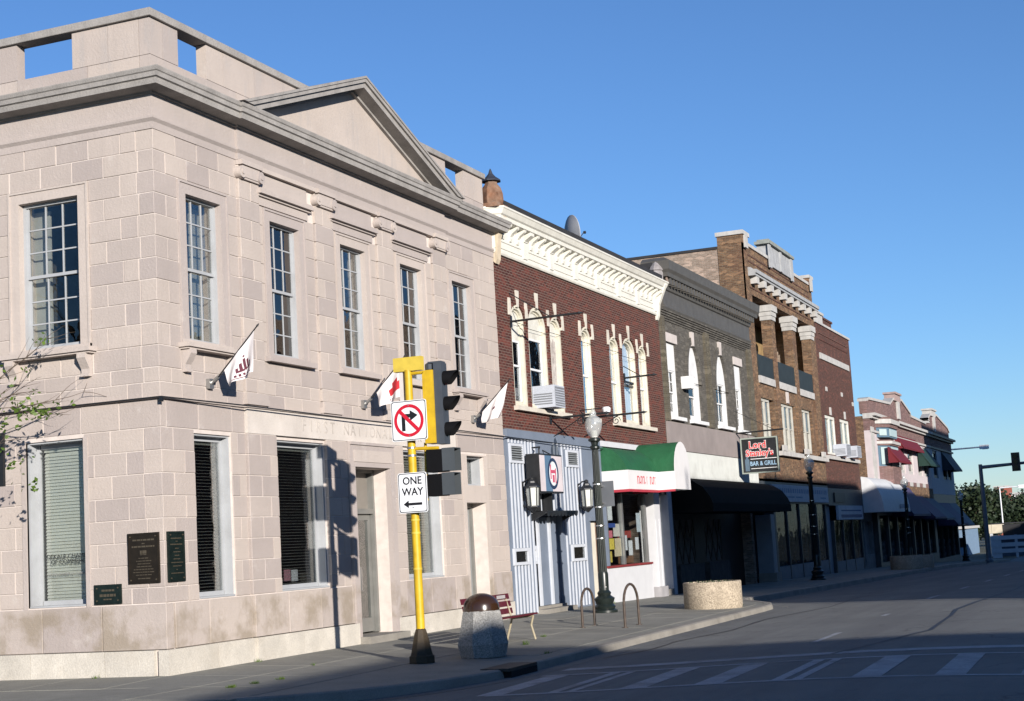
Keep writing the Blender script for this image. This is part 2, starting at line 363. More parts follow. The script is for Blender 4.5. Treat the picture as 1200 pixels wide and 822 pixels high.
# pavement slabs laid in rows; each slab is a piece
sw = bpy.data.objects['sidewalk']
def slab(x0, x1, y0, y1):
    g = .011; x0 += g; x1 -= g; y0 += g; y1 -= g; m_ = MB()
    c = [(x0, y0), (x1, y0), (x1, y1), (x0, y1)]; j = R.uniform(-.0015, .0015)
    m_.add([(x, y, side(x, y) - .03) for x, y in c] + [(x, y, side(x, y) + j) for x, y in c], [(4, 5, 6, 7), (0, 1, 5, 4), (1, 2, 6, 5), (2, 3, 7, 6), (3, 0, 4, 7)])
    m_.build('paving_slab', CONC, sw)
for xi in range(32):
    x0 = xi * 1.6
    for yi, (a, b) in enumerate(((-1.56, 0), (-3.12, -1.56), (-4.72, -3.12))):
        if yi == 2 and not 1 < xi < 11: continue
        slab(x0, x0 + 1.6, a, b)
for yi in range(6): slab(-1.6, 0, yi * 1.6, yi * 1.6 + 1.6)
for xi in range(2):
    for yi in range(2): slab(-1.6 * (xi + 1), -1.6 * xi, -1.56 * (yi + 1), -1.56 * yi)
# opposite pavement
struct(MB().quads([[(x, y, road(x, -18) + .13 + (-18 - y) * .02) for x in frange(1, 115, 3)] for y in (-18.0, -24.7)]).add(
    [(1, -18, -.3), (115, -18, -2), (115, -18, -1.2), (1, -18, -.08)], [(0, 1, 2, 3)]), 'sidewalk_opposite', CONC)
# road markings
def strip(pts_a, pts_b, name, m, dz=.004, kind='structure', n=14):
    ra = []; rb = []
    for i in range(n + 1):
        f = i / n
        for r_, (p, q) in ((ra, pts_a), (rb, pts_b)):
            x = p[0] + (q[0] - p[0]) * f; y = p[1] + (q[1] - p[1]) * f; r_.append((x, y, road(x, y) + dz))
    return MB().quads([ra, rb]).build(name, m, None, kind=kind)
strip(((1.55, -5.7), (2.55, -17.6)), ((1.95, -5.7), (2.95, -17.6)), 'crosswalk_stop_line', LINE)
strip(((.72, -5.7), (1.55, -17.6)), ((.86, -5.7), (1.70, -17.6)), 'crosswalk_edge_line', LINE)
strip(((-1.95, -6.0), (-1.6, -17.6)), ((-1.80, -6.0), (-1.45, -17.6)), 'crosswalk_edge_line', LINE)
for i in range(13):
    y = -5.85 - i * .93
    a = -1.85 + (-(y) - 6) * .03; b = .75 + (-(y) - 6) * .07
    if i % 3 != 1:
        strip(((a, y), (b, y + .05)), ((a, y - .34), (b, y - .28)), 'crosswalk_bar', LINE, .0035, n=8)
    else:
        strip(((a, y), (b, y + .05)), ((a, y - .14), (b, y - .1)), 'crosswalk_bar', LINE, .0035, n=8)
        strip(((a, y - .24), (b, y - .2)), ((a, y - .36), (b, y - .32)), 'crosswalk_bar', LINE, .0035, n=8)
for i, (x0, x1) in enumerate(((4.6, 6.7), (11.2, 11.9), (17.5, 19.6), (24, 26.1), (30.5, 32.6), (37, 39.1), (43.5, 45.6), (50, 52.1))):
    strip(((x0, -8.73), (x1, -8.73)), ((x0, -8.84), (x1, -8.84)), 'lane_dash', LINE, n=3)
# tar seams and cracks in the asphalt
TAR = mat('black tar seam', (.02, .02, .022), .6, .2)
for pts in ([(3.6, -5.6), (5.2, -5.95), (7, -5.8), (9.5, -6.2), (13, -6.05), (17, -6.6), (23, -6.3), (32, -6.5)], [(5.1, -5.2), (5.4, -5.6), (5.2, -6.1)], [(2, -9.6), (6, -10.4), (12, -10.1), (20, -10.5), (40, -10.2)]):
    ra = []; rb = []
    for (x0, y0), (x1, y1) in zip(pts, pts[1:]):
        for f in (0, .33, .66):
            x = x0 + (x1 - x0) * f + R.uniform(-.08, .08); y = y0 + (y1 - y0) * f + R.uniform(-.04, .04); wd = R.uniform(.02, .045)
            ra.append((x, y - wd, road(x, y) + .006)); rb.append((x, y + wd, road(x, y) + .006))
    MB().quads([ra, rb]).build('tar_seam', TAR, None, kind='structure')
# ================================================================ the stone bank on the corner
bank = thing('bank_building', (0, 0, 0), 'pink limestone bank with a pediment and pilasters on the street corner', 'building')
W = 13.62; DEP = 14.0
UPW = [(.84, 1.86), (3.42, 4.44), (5.99, 7.01), (8.55, 9.57), (11.12, 12.14)]
GW = [(.90, 1.96), (3.34, 5.08), (8.23, 10.02)]
LW = [1.45 + 3.1 * k for k in range(4)]
fh = [rect(a - .02, b + .02, 5.15, 7.57) for a, b in UPW] + [rect(a, b, 1.09, 3.69) for a, b in GW] + [rect(6.05, 7.5, .12, 3.28), rect(11.3, 12.38, .1, 2.64), rect(11.42, 12.38, 3.02, 3.67)]
lh = [rect(a - .02, a + 1.19, 5.15, 7.59) for a in LW] + [rect(a, a + 1.12, 1.09, 3.69) for a in LW]
wl = MB(Tf).wall(.41, W, -.4, 9.1, fh, .014, .4); wl.T = Tl; wl.wall(.014, DEP, -.4, 9.1, lh, .014, .4)
wl.T = Tf
for c in (2.725, 5.35, 7.85, 10.45): wl.box(c - .31, c + .31, -.034, .013, 4.22, 8.4)
for a_, b_ in ((2.42, 3.33), (5.09, 5.84), (7.71, 8.22), (10.03, 10.78)): wl.box(a_, b_, -.034, .013, .4, 4.19)
for a_, b_ in ((3.33, 5.09), (8.22, 10.03)): wl.box(a_, b_, -.034, .013, .4, 1.06)
wl.build('wall', MORTAR, bank)
MB().box(.4, W, DEP - .3, DEP, -.4, 9.1).box(W - .25, W - .01, .4, DEP - .3, -.4, 9.1).build('rear_wall', BRICKP, bank)
box(bank, 'roof', ROOFK, .35, W - .3, .35, DEP - .3, 8.85, 9.05)
# rooms behind the windows
MB().box(.45, W - .3, 3.4, 3.5, 0, 8.8).box(.42, W - .3, .42, 3.4, 4.1, 4.3).box(.42, W - .3, .42, 3.4, 8.2, 8.3).box(.42, W - .3, .42, 3.4, .02, .1).box(3.4, 3.5, 3.5, DEP - .4, 0, 8.8).box(.42, 3.4, 3.5, DEP - .4, 4.1, 4.3).build('interior', mat('dim plaster interior', (.10, .095, .085), .9, .2), bank)
BL = []
def lay(T, zones, zs, holes, L, thick=.1, corner=False, near=True, off0=0):
    for c, (za, zb) in enumerate(zip(zs, zs[1:])):
        for zi, (ua, ub, d) in enumerate(zones):
            cuts = [(ua, ub)]
            for (a, b, h0, h1) in holes:
                if h0 < zb - .05 and h1 > za + .05:
                    nc = []
                    for p, q in cuts:
                        if b <= p or a >= q: nc.append((p, q)); continue
                        if a > p + .02: nc.append((p, a))
                        if b < q - .02: nc.append((b, q))
                    cuts = nc
            for p, q in cuts:
                st = L[c % len(L)] if isinstance(L, list) else L
                off = (0 if (c + off0) % 2 == 0 else st / 2)
                k = math.floor((p - off) / st) + 1; x = p; pts = [p]
                while off + k * st < q - .14:
                    v = off + k * st + R.uniform(-.03, .03)
                    if v > p + .14: pts.append(v)
                    k += 1
                pts.append(q)
                for a, b in zip(pts, pts[1:]): BL.append([T, a, b, d, za, zb, thick])
PRJ = -.045
g0 = [1.08, 1.32, 1.66, 2.01, 2.36, 2.70, 3.05, 3.40, 3.75]
u0_ = [4.21, 4.45, 4.68] + [4.68 + .3436 * k for k in range(1, 12)]
u0_[-1] = 8.45
fho = [(a - .21, b + .21, 5.03, 7.78) for a, b in UPW] + [(a, b, 1.0, 3.7) for a, b in GW] + [(5.85, 7.7, 0, 3.7), (11.14, 12.55, 0, 3.70)]
fho += [(3.05, 5.0, 7.78, 8.45), (5.7, 7.5, 7.78, 8.45), (8.2, 10.1, 7.78, 8.45)]
fho += [(2.4, 3.05, 8.10, 8.45), (5.0, 5.7, 8.10, 8.45), (7.5, 8.2, 8.10, 8.45), (10.1, 10.8, 8.10, 8.45)]
lho = [(a - .2, a + 1.37, 5.03, 7.80) for a in LW] + [(a - .0, a + 1.12, 1.0, 3.7) for a in LW]
zu = [(0, 2.4, 0), (2.4, 3.05, PRJ), (3.05, 5.0, 0), (5.0, 5.7, PRJ), (5.7, 7.5, 0), (7.5, 8.2, PRJ), (8.2, 10.1, 0), (10.1, 10.8, PRJ), (10.8, W, 0)]
zg = [(0, 2.4, 0), (2.4, 3.34, PRJ), (3.34, 5.08, PRJ), (5.08, 5.85, PRJ), (5.85, 7.7, PRJ), (7.7, 8.23, PRJ), (8.23, 10.02, PRJ), (10.02, 10.8, PRJ), (10.8, W, 0)]
def corner(T, zones, zs, holes, L, first):
    for c in range(len(zs) - 1):
        lng = (c % 2 == 0) == first
        z = [(zones[0][0] + (0 if lng else .32), zones[0][1], zones[0][2])] + zones[1:]
        n0 = len(BL); lay(T, z, zs[c:c + 2], holes, L, off0=c)
        for b in BL[n0:]:
            if lng and abs(b[1]) < 1e-6: b[6] = .32 if T is Tf else .32
corner(Tf, zu, u0_, fho, .62, True); corner(Tl, [(0, DEP, 0)], u0_, lho, .62, False)
corner(Tf, zg, g0, fho, .62, True); corner(Tl, [(0, DEP, 0)], g0, lho, .62, False)
# tall band course under the belt, and plinth slabs
lay(Tf, [(.15, 2.4, 0), (10.8, W, 0)], [3.75, 4.19], [], 1.0); lay(Tl, [(0, DEP, 0)], [3.75, 4.19], [], .75, .15)
lay(Tf, [(.2, 2.4, -.03), (2.4, 10.8, PRJ - .03), (10.8, W, -.03)], [.385, 1.075], [(5.95, 7.6, 0, 3.6), (11.2, 12.5, 0, 3.7)], 1.15, .12); lay(Tl, [(-.03, DEP, -.03)], [.385, 1.075], [], 1.15, .2)
def area(b):
    T, a, c, d, z0, z1, th = b; p = Vector(T((a + c) / 2, d, (z0 + z1) / 2)); v = p - cam.location; n = Vector(T(0, -1, 0)); n = n - Vector(T(0, 0, 0))
    q = M.inverted() @ p; sx = 600 + 1827 * q.x / -q.z; sy = 411 - 1827 * q.y / -q.z
    return -1 if not (-15 < sx < 1215 and -15 < sy < 840) else (c - a) * (z1 - z0) * abs(v.normalized().dot(n)) / v.length_squared
BL.sort(key=area, reverse=True)
cache = {}; rest = MB()
for i, b in enumerate(BL):
    T, a, c, d, z0, z1, th = b; g = .0068; j = R.choice((0, .002, .004, .007))
    if i < 296:
        key = (T, round(c - a, 2), round(z1 - z0, 3), th)
        if key not in cache:
            m_ = MB(T).box(-(c - a) / 2 + g, (c - a) / 2 - g, 0, th, -(z1 - z0) / 2 + g, (z1 - z0) / 2 - g)
            me = bpy.data.meshes.new('stone_block'); me.from_pydata(m_.v, [], m_.f); bm = bmesh.new(); bm.from_mesh(me); bmesh.ops.recalc_face_normals(bm, faces=bm.faces)
            bmesh.ops.bevel(bm, geom=[e for e in bm.edges], offset=.006, segments=1, affect='EDGES'); bm.to_mesh(me); bm.free(); me.materials.append(STONE); cache[key] = me
        o = bpy.data.objects.new('stone_block', cache[key]); COL.objects.link(o); o.parent = bank; o.location = T((a + c) / 2, d + j - .002, (z0 + z1) / 2)
    else:
        rest.T = T; rest.box(a + g, c - g, d + j - .002, d + th, z0 + g, z1 - g)
rest.build('stone_block_field', STONE, bank, kind='stuff')
# pale plinth course and the base at the corner
for T, L_ in ((Tf, [(-.06, 1.3, 0), (1.3, 2.4, 0), (2.4, 3.9, PRJ), (3.9, 5.95, PRJ), (7.6, 9.2, PRJ), (9.2, 10.8, PRJ), (10.8, 11.2, 0), (12.5, W, 0)]), (Tl, [(.2, 1.1, 0), (1.1, 2.5, 0), (2.5, 4.2, 0), (4.2, 6.2, 0), (6.2, 9, 0), (9, DEP, 0)])):
    for a, b, d in L_: box(bank, 'plinth_stone', PLINTH, a + .004, b - .004, d - .06, .12, -.4, .38, T)
# carved band with the worn bank name over the ground floor
BAND = mat('pale bleached limestone', (.64, .585, .53), .85, .1, 1.6, 0, .005, 30, dirt=.3, dirtc=(.44, .38, .33), fine=.12)
for a, b in ((2.405, 4.8), (4.808, 6.7), (6.708, 8.7), (8.708, 10.795)): box(bank, 'inscription_band', BAND, a, b, PRJ - .003, .1, 3.757, 4.19)
CARVE = mat('worn carved letters', (.48, .435, .39), .9, .3, 3, dirt=.8, dirtc=(.60, .55, .50))
for ch_, x_ in zip('FIRST NATIONAL BANK', [4.28 + .262 * k for k in range(19)]):
    if ch_ != ' ': text(ch_, CARVE, bank, (x_, PRJ - .005, 3.965), XF, UP, .31, .002, name='carved_letter')
for a, b in ((5.86, 7.69),): 
    MB().box(a, b, -.13, .0, 3.70, 3.752).box(a, b, -.10, .012, 3.285, 3.70).box(a, 6.049, -.10, .3, .12, 3.284).box(7.501, b, -.10, .3, .12, 3.284).build('door_surround', STONEP, bank)
    MB().box(6.0, 7.55, -.115, -.1, 3.38, 3.6).build('lintel_panel', STONEP, bank)
MB().box(11.15, 11.299, -.012, .3, .1, 3.70).box(12.381, 12.54, -.012, .3, .1, 3.70).box(11.299, 12.381, -.012, .3, 2.641, 3.019).box(11.299, 11.419, -.01, .3, 3.019, 3.70).box(11.42, 12.381, -.012, .3, 3.671, 3.70).build('side_door_surround', STONEP, bank)
# belt moulding
def sweep(parent, name, m, path, prof):
    rows = []
    for (bx, by), (mx, my) in path: rows.append([(bx + mx * o, by + my * o, z) for o, z in prof])
    return MB().quads(rows).build(name, m, parent)
PB = [((0, DEP), (-1, 0)), ((0, 0), (-1, -1)), ((2.4, 0), (-1, -1)), ((2.4, PRJ), (-1, -1)), ((10.8, PRJ), (1, -1)), ((10.8, 0), (1, -1)), ((W, 0), (0, -1))]
sweep(bank, 'belt_course', STONEP, PB, [(-.02, 4.185), (.035, 4.185), (.04, 4.20), (.04, 4.215), (-.02, 4.225)])
PL_ = [(a, m_) for a, m_ in PB]
sweep(bank, 'frieze_moulding', STONEP, PL_, [(-.1, 8.44), (.012, 8.44), (.02, 8.55), (.06, 8.6), (.06, 8.64), (.015, 8.65), (.012, 9.04), (-.1, 9.04)])
PC = [((0, DEP), (-1, 0)), ((0, 0), (-1, -1)), ((2.4, 0), (-1, -1)), ((2.4, PRJ), (-1, -1)), ((10.62, PRJ), (1, -1)), ((10.62, 0), (1, -1)), ((W - .02, 0), (1, -1)), ((W - .02, .6), (1, 0))]
sweep(bank, 'cornice', STONEG, PC, [(-.1, 9.0), (.05, 9.0), (.06, 9.03), (.30, 9.05), (.31, 9.14), (.345, 9.155), (.35, 9.225), (.37, 9.24), (.385, 9.29), (.385, 9.305), (-.2, 9.34)])
# parapet of blocks with square openings
BLP = []
def pblocks(T, segs):
    for a, b, z0, z1 in segs:
        MB(T).box(a + .004, b - .004, .0 + R.uniform(0, .004), .2, z0 + .004, z1 - .004).build('parapet_block', STONE, bank)
pblocks(Tf, [(0, .9, 9.31, 9.65), (.9, 2.5, 9.31, 9.65), (2.5, 4.2, 9.31, 9.65), (4.2, 6, 9.31, 9.65), (6, 8, 9.31, 9.65), (8, 9.9, 9.31, 9.65), (9.9, 11.4, 9.31, 9.65), (11.4, 12.6, 9.31, 9.65), (12.6, 13.2, 9.31, 9.65),
            (0, .35, 9.65, 10.26), (.35, .78, 9.65, 10.26), (1.6, 2.1, 9.65, 10.26), (2.1, 3.1, 9.65, 10.26), (3.1, 4.1, 9.65, 10.26), (4.1, 6, 9.65, 10.26), (6, 8, 9.65, 10.26), (8, 10, 9.65, 10.26), (10, 11.12, 9.65, 10.26), (12.1, 12.66, 9.65, 10.26), (12.66, 13.2, 9.65, 10.26)])
pblocks(Tl, [(.205, 1.2, 9.31, 9.65), (1.2, 2.6, 9.31, 9.65), (2.6, 4.4, 9.31, 9.65), (4.4, 6.2, 9.31, 9.65), (6.2, 9, 9.31, 9.65), (9, DEP, 9.31, 9.65),
            (.205, .8, 9.65, 10.26), (.8, 1.5, 9.65, 10.26), (2.6, 3.2, 9.65, 10.26), (3.2, 3.9, 9.65, 10.26), (5.0, 6.4, 9.65, 10.26), (7.5, 9.4, 9.65, 10.26), (10.5, DEP, 9.65, 10.26)])
PK = [((0, DEP), (-1, 0)), ((0, 0), (-1, -1)), ((13.2, 0), (1, -1)), ((13.2, .2), (1, 1)), ((.2, .2), (1, 1)), ((.2, DEP), (1, 0))]
sweep(bank, 'parapet_cap', STONEG, PK, [(-.1, 10.262), (.05, 10.262), (.055, 10.27), (.06, 10.38), (.05, 10.39), (-.1, 10.41)])
# pediment
ax_, az_ = 6.51, 10.93; xl, xr = 2.03, 10.99
MB().prism([(xl + .35, 9.3), (xr - .35, 9.3), (ax_, az_ - .26)], 'd', -.1, 1.1).build('tympanum', STONE, bank)
def rake(name, m, x0, z0, x1, z1, ts, parent):
    mb_ = MB(); L_ = math.hypot(x1 - x0, z1 - z0); nx, nz = -(z1 - z0) / L_, (x1 - x0) / L_
    if nz < 0: nx, nz = -nx, -nz
    for t0, t1, d0 in ts:   # depth below the top line, projection
        # vertical ends at the apex, horizontal seat on the cornice
        s_ = (z1 - z0) / (x1 - x0)
        def zz(x, t): return z0 + s_ * (x - x0) - t / nz
        xa = x0; pl = []
        e = 9.312
        xs0 = x0 + (e - z0 + t0 / nz) / s_; xs1 = x0 + (e - z0 + t1 / nz) / s_
        pl = [(xs0, e), (xs1, e), (x1, zz(x1, t1)), (x1, zz(x1, t0))]
        mb_.prism(pl, 'd', d0, 1.12)
    return mb_.build(name, m, parent)
TS = [(0, .045, -.485), (.045, .115, -.465), (.115, .215, -.42), (.215, .265, -.17)]
rake('raking_cornice', STONEG, xl - .06, 9.312, ax_, az_, TS, bank); rake('raking_cornice', STONEG, xr + .06, 9.312, ax_, az_, TS, bank)
# window surrounds, sills, consoles, hoods, capitals
def surround(T, a, b, z0, z1, w_, pr=-.012):
    MB(T).box(a - w_, a, pr, .24, z0 - .12, z1 + w_).box(b, b + w_, pr, .24, z0 - .12, z1 + w_).box(a, b, pr, .24, z1, z1 + w_).box(a - w_ - .0, a - w_ + .035, pr - .02, pr, z0 - .12, z1 + w_).box(b + w_ - .035, b + w_, pr - .02, pr, z0 - .12, z1 + w_).box(a - w_ + .035, b + w_ - .035, pr - .02, pr, z1 + w_ - .035, z1 + w_).build('window_surround', STONEP, bank)
def console(T, u):
    prof = [(-.0, 5.0), (-.17, 5.0), (-.175, 4.93), (-.13, 4.86), (-.06, 4.76), (-.055, 4.70), (-.09, 4.67), (-.09, 4.64), (0, 4.64)]
    MB(T).prism([(d, z) for d, z in prof], 'u', u - .08, u + .08).build('console', STONEP, bank)
for i, (a, b) in enumerate(UPW):
    surround(Tf, a, b, 5.17, 7.55, .205)
    if i in (0, 4):
        MB().box(a - .3, b + .3, -.2, .2, 5.03, 5.10).box(a - .26, b + .26, -.16, .2, 5.0, 5.03).box(a - .2, b + .2, -.05, .2, 5.10, 5.168).build('sill', STONEP, bank)
        console(Tf, a - .14); console(Tf, b + .14)
    else:
        MB().box(a - .3, b + .3, -.12, .2, 5.03, 5.12).box(a - .2, b + .2, -.03, .2, 5.12, 5.168).build('sill', STONEP, bank)
        MB().box(a - .33, b + .33, -.02, .1, 7.78, 7.93).box(a - .40, b + .40, -.06, .1, 7.93, 7.97).box(a - .42, b + .42, -.12, .1, 7.97, 8.03).box(a - .40, b + .40, -.1, .1, 8.03, 8.07).box(a - .33, b + .33, -.012, .1, 8.07, 8.36).build('window_hood', STONEP, bank)
for a, b in ((3.05, 5.0), (5.7, 7.5), (8.2, 10.1)): box(bank, 'bay_head', STONEP, a, b, -.085, .1, 8.365, 8.438)
for a in LW:
    surround(Tl, a, a + 1.17, 5.17, 7.57, .2)
    MB(Tl).box(a - .3, a + 1.47, -.2, .2, 5.03, 5.10).box(a - .26, a + 1.43, -.16, .2, 5.0, 5.03).box(a - .2, a + 1.37, -.05, .2, 5.10, 5.168).build('sill', STONEP, bank)
    console(Tl, a - .12); console(Tl, a + 1.29)
    MB(Tl).box(a - .08, a, -.012, .14, 1.0, 3.70).box(a + 1.12, a + 1.2, -.012, .14, 1.0, 3.70).build('jamb', STONEP, bank)
for c in (2.725, 5.35, 7.85, 10.45):
    mb = MB(); mb.box(c - .31, c + .31, -.09, .1, 8.115, 8.15).box(c - .33, c + .33, -.14, .1, 8.355, 8.437).box(c - .28, c + .28, -.105, .1, 8.15, 8.355)
    cap = mb.build('capital', STONEP, bank)
    for s_ in (-1, 1):
        v = MB().tube((c + s_ * .30, -.13, 8.225), (c + s_ * .30, .05, 8.225), .105, n=18).tube((c + s_ * .30, -.145, 8.225), (c + s_ * .30, -.13, 8.225), .045, n=12)
        v.build('volute', STONEP, cap, smooth=40)
    MB().box(c - .36, c + .36, -.085, .1, 4.24, 4.34).box(c - .34, c + .34, -.075, .1, 4.34, 4.44).build('pilaster_base', STONEP, bank)
# ---- windows
def sash(parent, T, a, b, z0, z1, d, cols, rows, fm=WHITEP, glass=GLASS, fw=.05, mw=.022, name='window', rows2=None):
    zm = (z0 + z1) / 2 if rows2 is None else z0 + (z1 - z0) * rows2 / (rows + rows2); f = MB(T)
    r2 = rows if rows2 is None else rows2
    f.box(a, a + fw, d - .03, d + .09, z0, z1).box(b - fw, b, d - .03, d + .09, z0, z1).box(a + fw, b - fw, d - .03, d + .09, z1 - fw, z1).box(a + fw, b - fw, d - .03, d + .09, z0, z0 + fw * 1.3)
    f.box(a + fw, b - fw, d, d + .07, zm - .025, zm + .025)
    o = f.build(name, fm, parent); mu = MB(T)
    for k, (p, q, dd, rr) in enumerate(((zm + .025, z1 - fw, d + .005, rows), (z0 + fw * 1.3, zm - .025, d + .04, r2))):
        mu.box(a + fw, a + fw + .035, dd, dd + .03, p, q).box(b - fw - .035, b - fw, dd, dd + .03, p, q)
        x0 = a + fw + .035; x1 = b - fw - .035
        for i in range(1, cols): x = x0 + (x1 - x0) * i / cols; mu.box(x - mw / 2, x + mw / 2, dd - .002, dd + .028, p, q)
        for i in range(1, rr): z = p + (q - p) * i / rr; mu.box(x0, x1, dd, dd + .026, z - mw / 2, z + mw / 2)
        for i in range(cols):
            for j in range(rr):
                xa = x0 + (x1 - x0) * i / cols + mw / 2; xb = x0 + (x1 - x0) * (i + 1) / cols - mw / 2; za = p + (q - p) * j / rr + mw / 2; zb = p + (q - p) * (j + 1) / rr - mw / 2
                MB(T).box(xa, xb, dd + .012, dd + .016, za, zb).build('pane', glass, o)
    mu.build('muntins', fm, o)
    return o
CURT = mat('off white curtain', (.62, .6, .52), .9, .1, 4)
for i, (a, b) in enumerate(UPW): sash(bank, Tf, a, b, 5.17, 7.55, .13, 3, 3, BLUEW, fw=.04, glass=GLASSB if i in (1, 3, 4) else GLASS)
for i, a in enumerate(LW): sash(bank, Tl, a, a + 1.17, 5.17, 7.57, .14, 3, 3, BLUEW, fw=.05)
# pale folded curtains standing inside the upper windows
for i, (T, a, b) in enumerate([(Tf, *u) for u in UPW] + [(Tl, a, a + 1.17) for a in LW]):
    mb = MB(T); sd_ = b if T is Tf else b
    if i in (2, 4): 
        mb.box(a + .03, b - .03, .5, .52, 5.2, 7.5)
        mb.build('curtain', mat('brown drape', (.16, .11, .05), .9, .2, 4), bank); continue
    mb.box(sd_ - .30, sd_ + .02, .40, .44, 5.2, 7.5); mb.build('curtain', CURT, bank)
def blinds(parent, T, a, b, z0, z1, d, m, step=.052, tilt=.02):
    for i in range(int((z1 - z0) / step)):
        z = z0 + i * step; mb = MB(T)
        mb.add([(a, d - .018, z - tilt), (b, d - .018, z - tilt), (b, d + .018, z + tilt), (a, d + .018, z + tilt), (a, d - .018, z - tilt - .002), (b, d - .018, z - tilt - .002), (b, d + .018, z + tilt - .002), (a, d + .018, z + tilt - .002)],
               [(0, 1, 2, 3), (4, 5, 6, 7), (0, 1, 5, 4), (2, 3, 7, 6)])
        mb.build('blind_slat', m, parent)
def bigwin(T, a, b, z0, z1, d, m=BLIND, blind=True, tilt=.02, cov=1.0):
    f = MB(T)
    f.box(a, a + .035, .05, d + .1, z0, z1).box(b - .035, b, .05, d + .1, z0, z1).box(a + .035, b - .035, .05, d + .1, z1 - .03, z1).box(a + .035, b - .035, .0, d + .1, z0, z0 + .03)
    f.box(a + .035, a + .07, d, d + .06, z0 + .03, z1 - .03).box(b - .07, b - .035, d, d + .06, z0 + .03, z1 - .03).box(a + .09, b - .09, d, d + .06, z1 - .1, z1 - .03).box(a + .09, b - .09, d, d + .06, z0 + .03, z0 + .1)
    o = f.build('window', BLUEW, bank)
    MB(T).box(a + .09, b - .09, d + .02, d + .026, z0 + .1, z1 - .1).build('pane', GLASS, o)
    if blind: blinds(o, T, a + .1, a + .1 + (b - a - .2) * cov, z0 + .12, z1 - .14, d + .09, m, tilt=tilt); MB(T).box(a + .1, b - .1, d + .07, d + .11, z1 - .15, z1 - .1).build('blind_rail', m, o)
    return o
lw0 = None
for k, a in enumerate(LW):
    o = bigwin(Tl, a, a + 1.12, 1.09, 3.69, .26, BLIND, k < 2, .03)
    if k == 0:
        lw0 = o
        text('DEKALB CHAMBER\nOF COMMERCE', SIGNK, o, (.245, 1.95, 1.83), XL, UP, .10, .001, sx=1.05)
        text('DEKALB CHAMBER OF COMMERCE', mat('grey sign print', (.2, .2, .19), .6), o, (.245, 1.97, 1.60), XL, UP, .052, .001)
b1 = bigwin(Tf, .90, 1.96, 1.09, 3.69, .18, BLINDD, True, .004); b2 = bigwin(Tf, 3.34, 5.08, 1.09, 3.69, .2, BLINDD, True, .004); b3 = bigwin(Tf, 8.23, 10.02, 1.09, 3.69, .2, CREAM, True, .022)
for x, z, m in ((3.62, 1.27, SIGNW), (3.95, 1.25, mat('pink leaflet', (.6, .3, .35), .6)), (4.2, 1.24, SIGNW)): MB().box(x, x + .22, .28, .285, z, z + .2).build('leaflet', m, b2)
MB().box(11.42, 11.46, .2, .34, 3.02, 3.67).box(12.34, 12.38, .1, .34, 3.02, 3.67).box(11.46, 12.34, .1, .34, 3.63, 3.67).box(11.46, 12.34, .1, .34, 3.02, 3.06).box(11.75, 11.8, .25, .34, 3.06, 3.63).build('window', BLUEW, bank)
box(bank, 'pane', GLASS, 11.46, 12.34, .31, .316, 3.06, 3.63)
# ---- doors
DRF = mat('dull aluminium door frame', (.23, .23, .215), .45, .12, 4, metal=.3)
STEEL = mat('polished pull handle', (.7, .7, .7), .25, metal=.9)
door = MB().box(6.05, 6.12, .28, .5, .14, 3.28).box(7.43, 7.5, .28, .5, .14, 3.28).box(6.12, 7.43, .28, .5, 2.42, 2.52).box(6.12, 7.43, .28, .5, 3.22, 3.28).build('entrance_frame', DRF, bank)
MB().box(6.12, 7.43, .40, .43, 2.52, 3.22).build('transom_panel', mat('grey brown transom board', (.22, .2, .175), .5, .15, 2), door)
for a, b, hx in ((6.13, 6.77, 6.68), (6.78, 7.42, 6.87)):
    dd = MB().box(a, a + .09, .36, .41, .16, 2.41).box(b - .09, b, .36, .41, .16, 2.41).box(a + .09, b - .09, .36, .41, 2.3, 2.41).box(a + .09, b - .09, .36, .41, .16, .42).build('door', DRF, bank)
    MB().box(a + .09, b - .09, .38, .386, .42, 2.3).build('pane', GLASS, dd); MB().box(hx - .02, hx + .02, .30, .33, .95, 1.4).box(hx - .015, hx + .015, .33, .37, .97, 1.0).box(hx - .015, hx + .015, .33, .37, 1.35, 1.38).build('handle', STEEL, dd)
box(bank, 'door_step', KERB, 5.95, 7.6, -.32, .5, -.06, .125)
box(bank, 'door_step', KERB, 11.2, 12.5, -.1, .5, -.06, .115)
MB().box(11.3, 11.38, .34, .46, .115, 2.64).box(12.3, 12.38, .34, .46, .115, 2.64).box(11.38, 12.3, .34, .46, 2.54, 2.64).build('entrance_frame', DRF, bank)
dd = box(bank, 'door', mat('grey steel door', (.25, .26, .26), .45, .08, 3), 11.38, 12.3, .4, .44, .13, 2.53)
box(dd, 'handle', STEEL, 11.47, 11.51, .34, .38, 1.05, 1.4)
# ---- plaques
def plaque(T, a, b, z0, z1, m, lines, sgn, hd=.05):
    o = MB(T).box(a, b, -.03, .0, z0, z1).box(a + .02, b - .02, -.036, -.03, z0 + .02, z0 + .035).box(a + .02, b - .02, -.036, -.03, z1 - .035, z1 - .02).box(a + .02, a + .035, -.036, -.03, z0 + .035, z1 - .035).box(b - .035, b - .02, -.036, -.03, z0 + .035, z1 - .035).build('plaque', m, bank)
    X = XF if T is Tf else XL; w_ = b - a; h = z1 - z0
    mb = MB(T)      # worn raised lines of lettering, too small to read
    for fz, wd, sz in lines:
        x = (a + b) / 2 - w_ * wd / 2; e = (a + b) / 2 + w_ * wd / 2
        while x < e - .01:
            l_ = min(e - x, R.uniform(.02, .075)); mb.box(x, x + l_, -.034, -.03, z0 + h * fz - sz / 2, z0 + h * fz + sz / 2); x += l_ + .013
    mb.build('raised_lines', PLTEXT, o)
    for u in (a + .055, b - .055):
        for z in (z0 + .055, z1 - .055): MB(T).tube((u, -.042, z), (u, -.03, z), .012, n=8).build('rosette', PLTEXT, o)
    return o
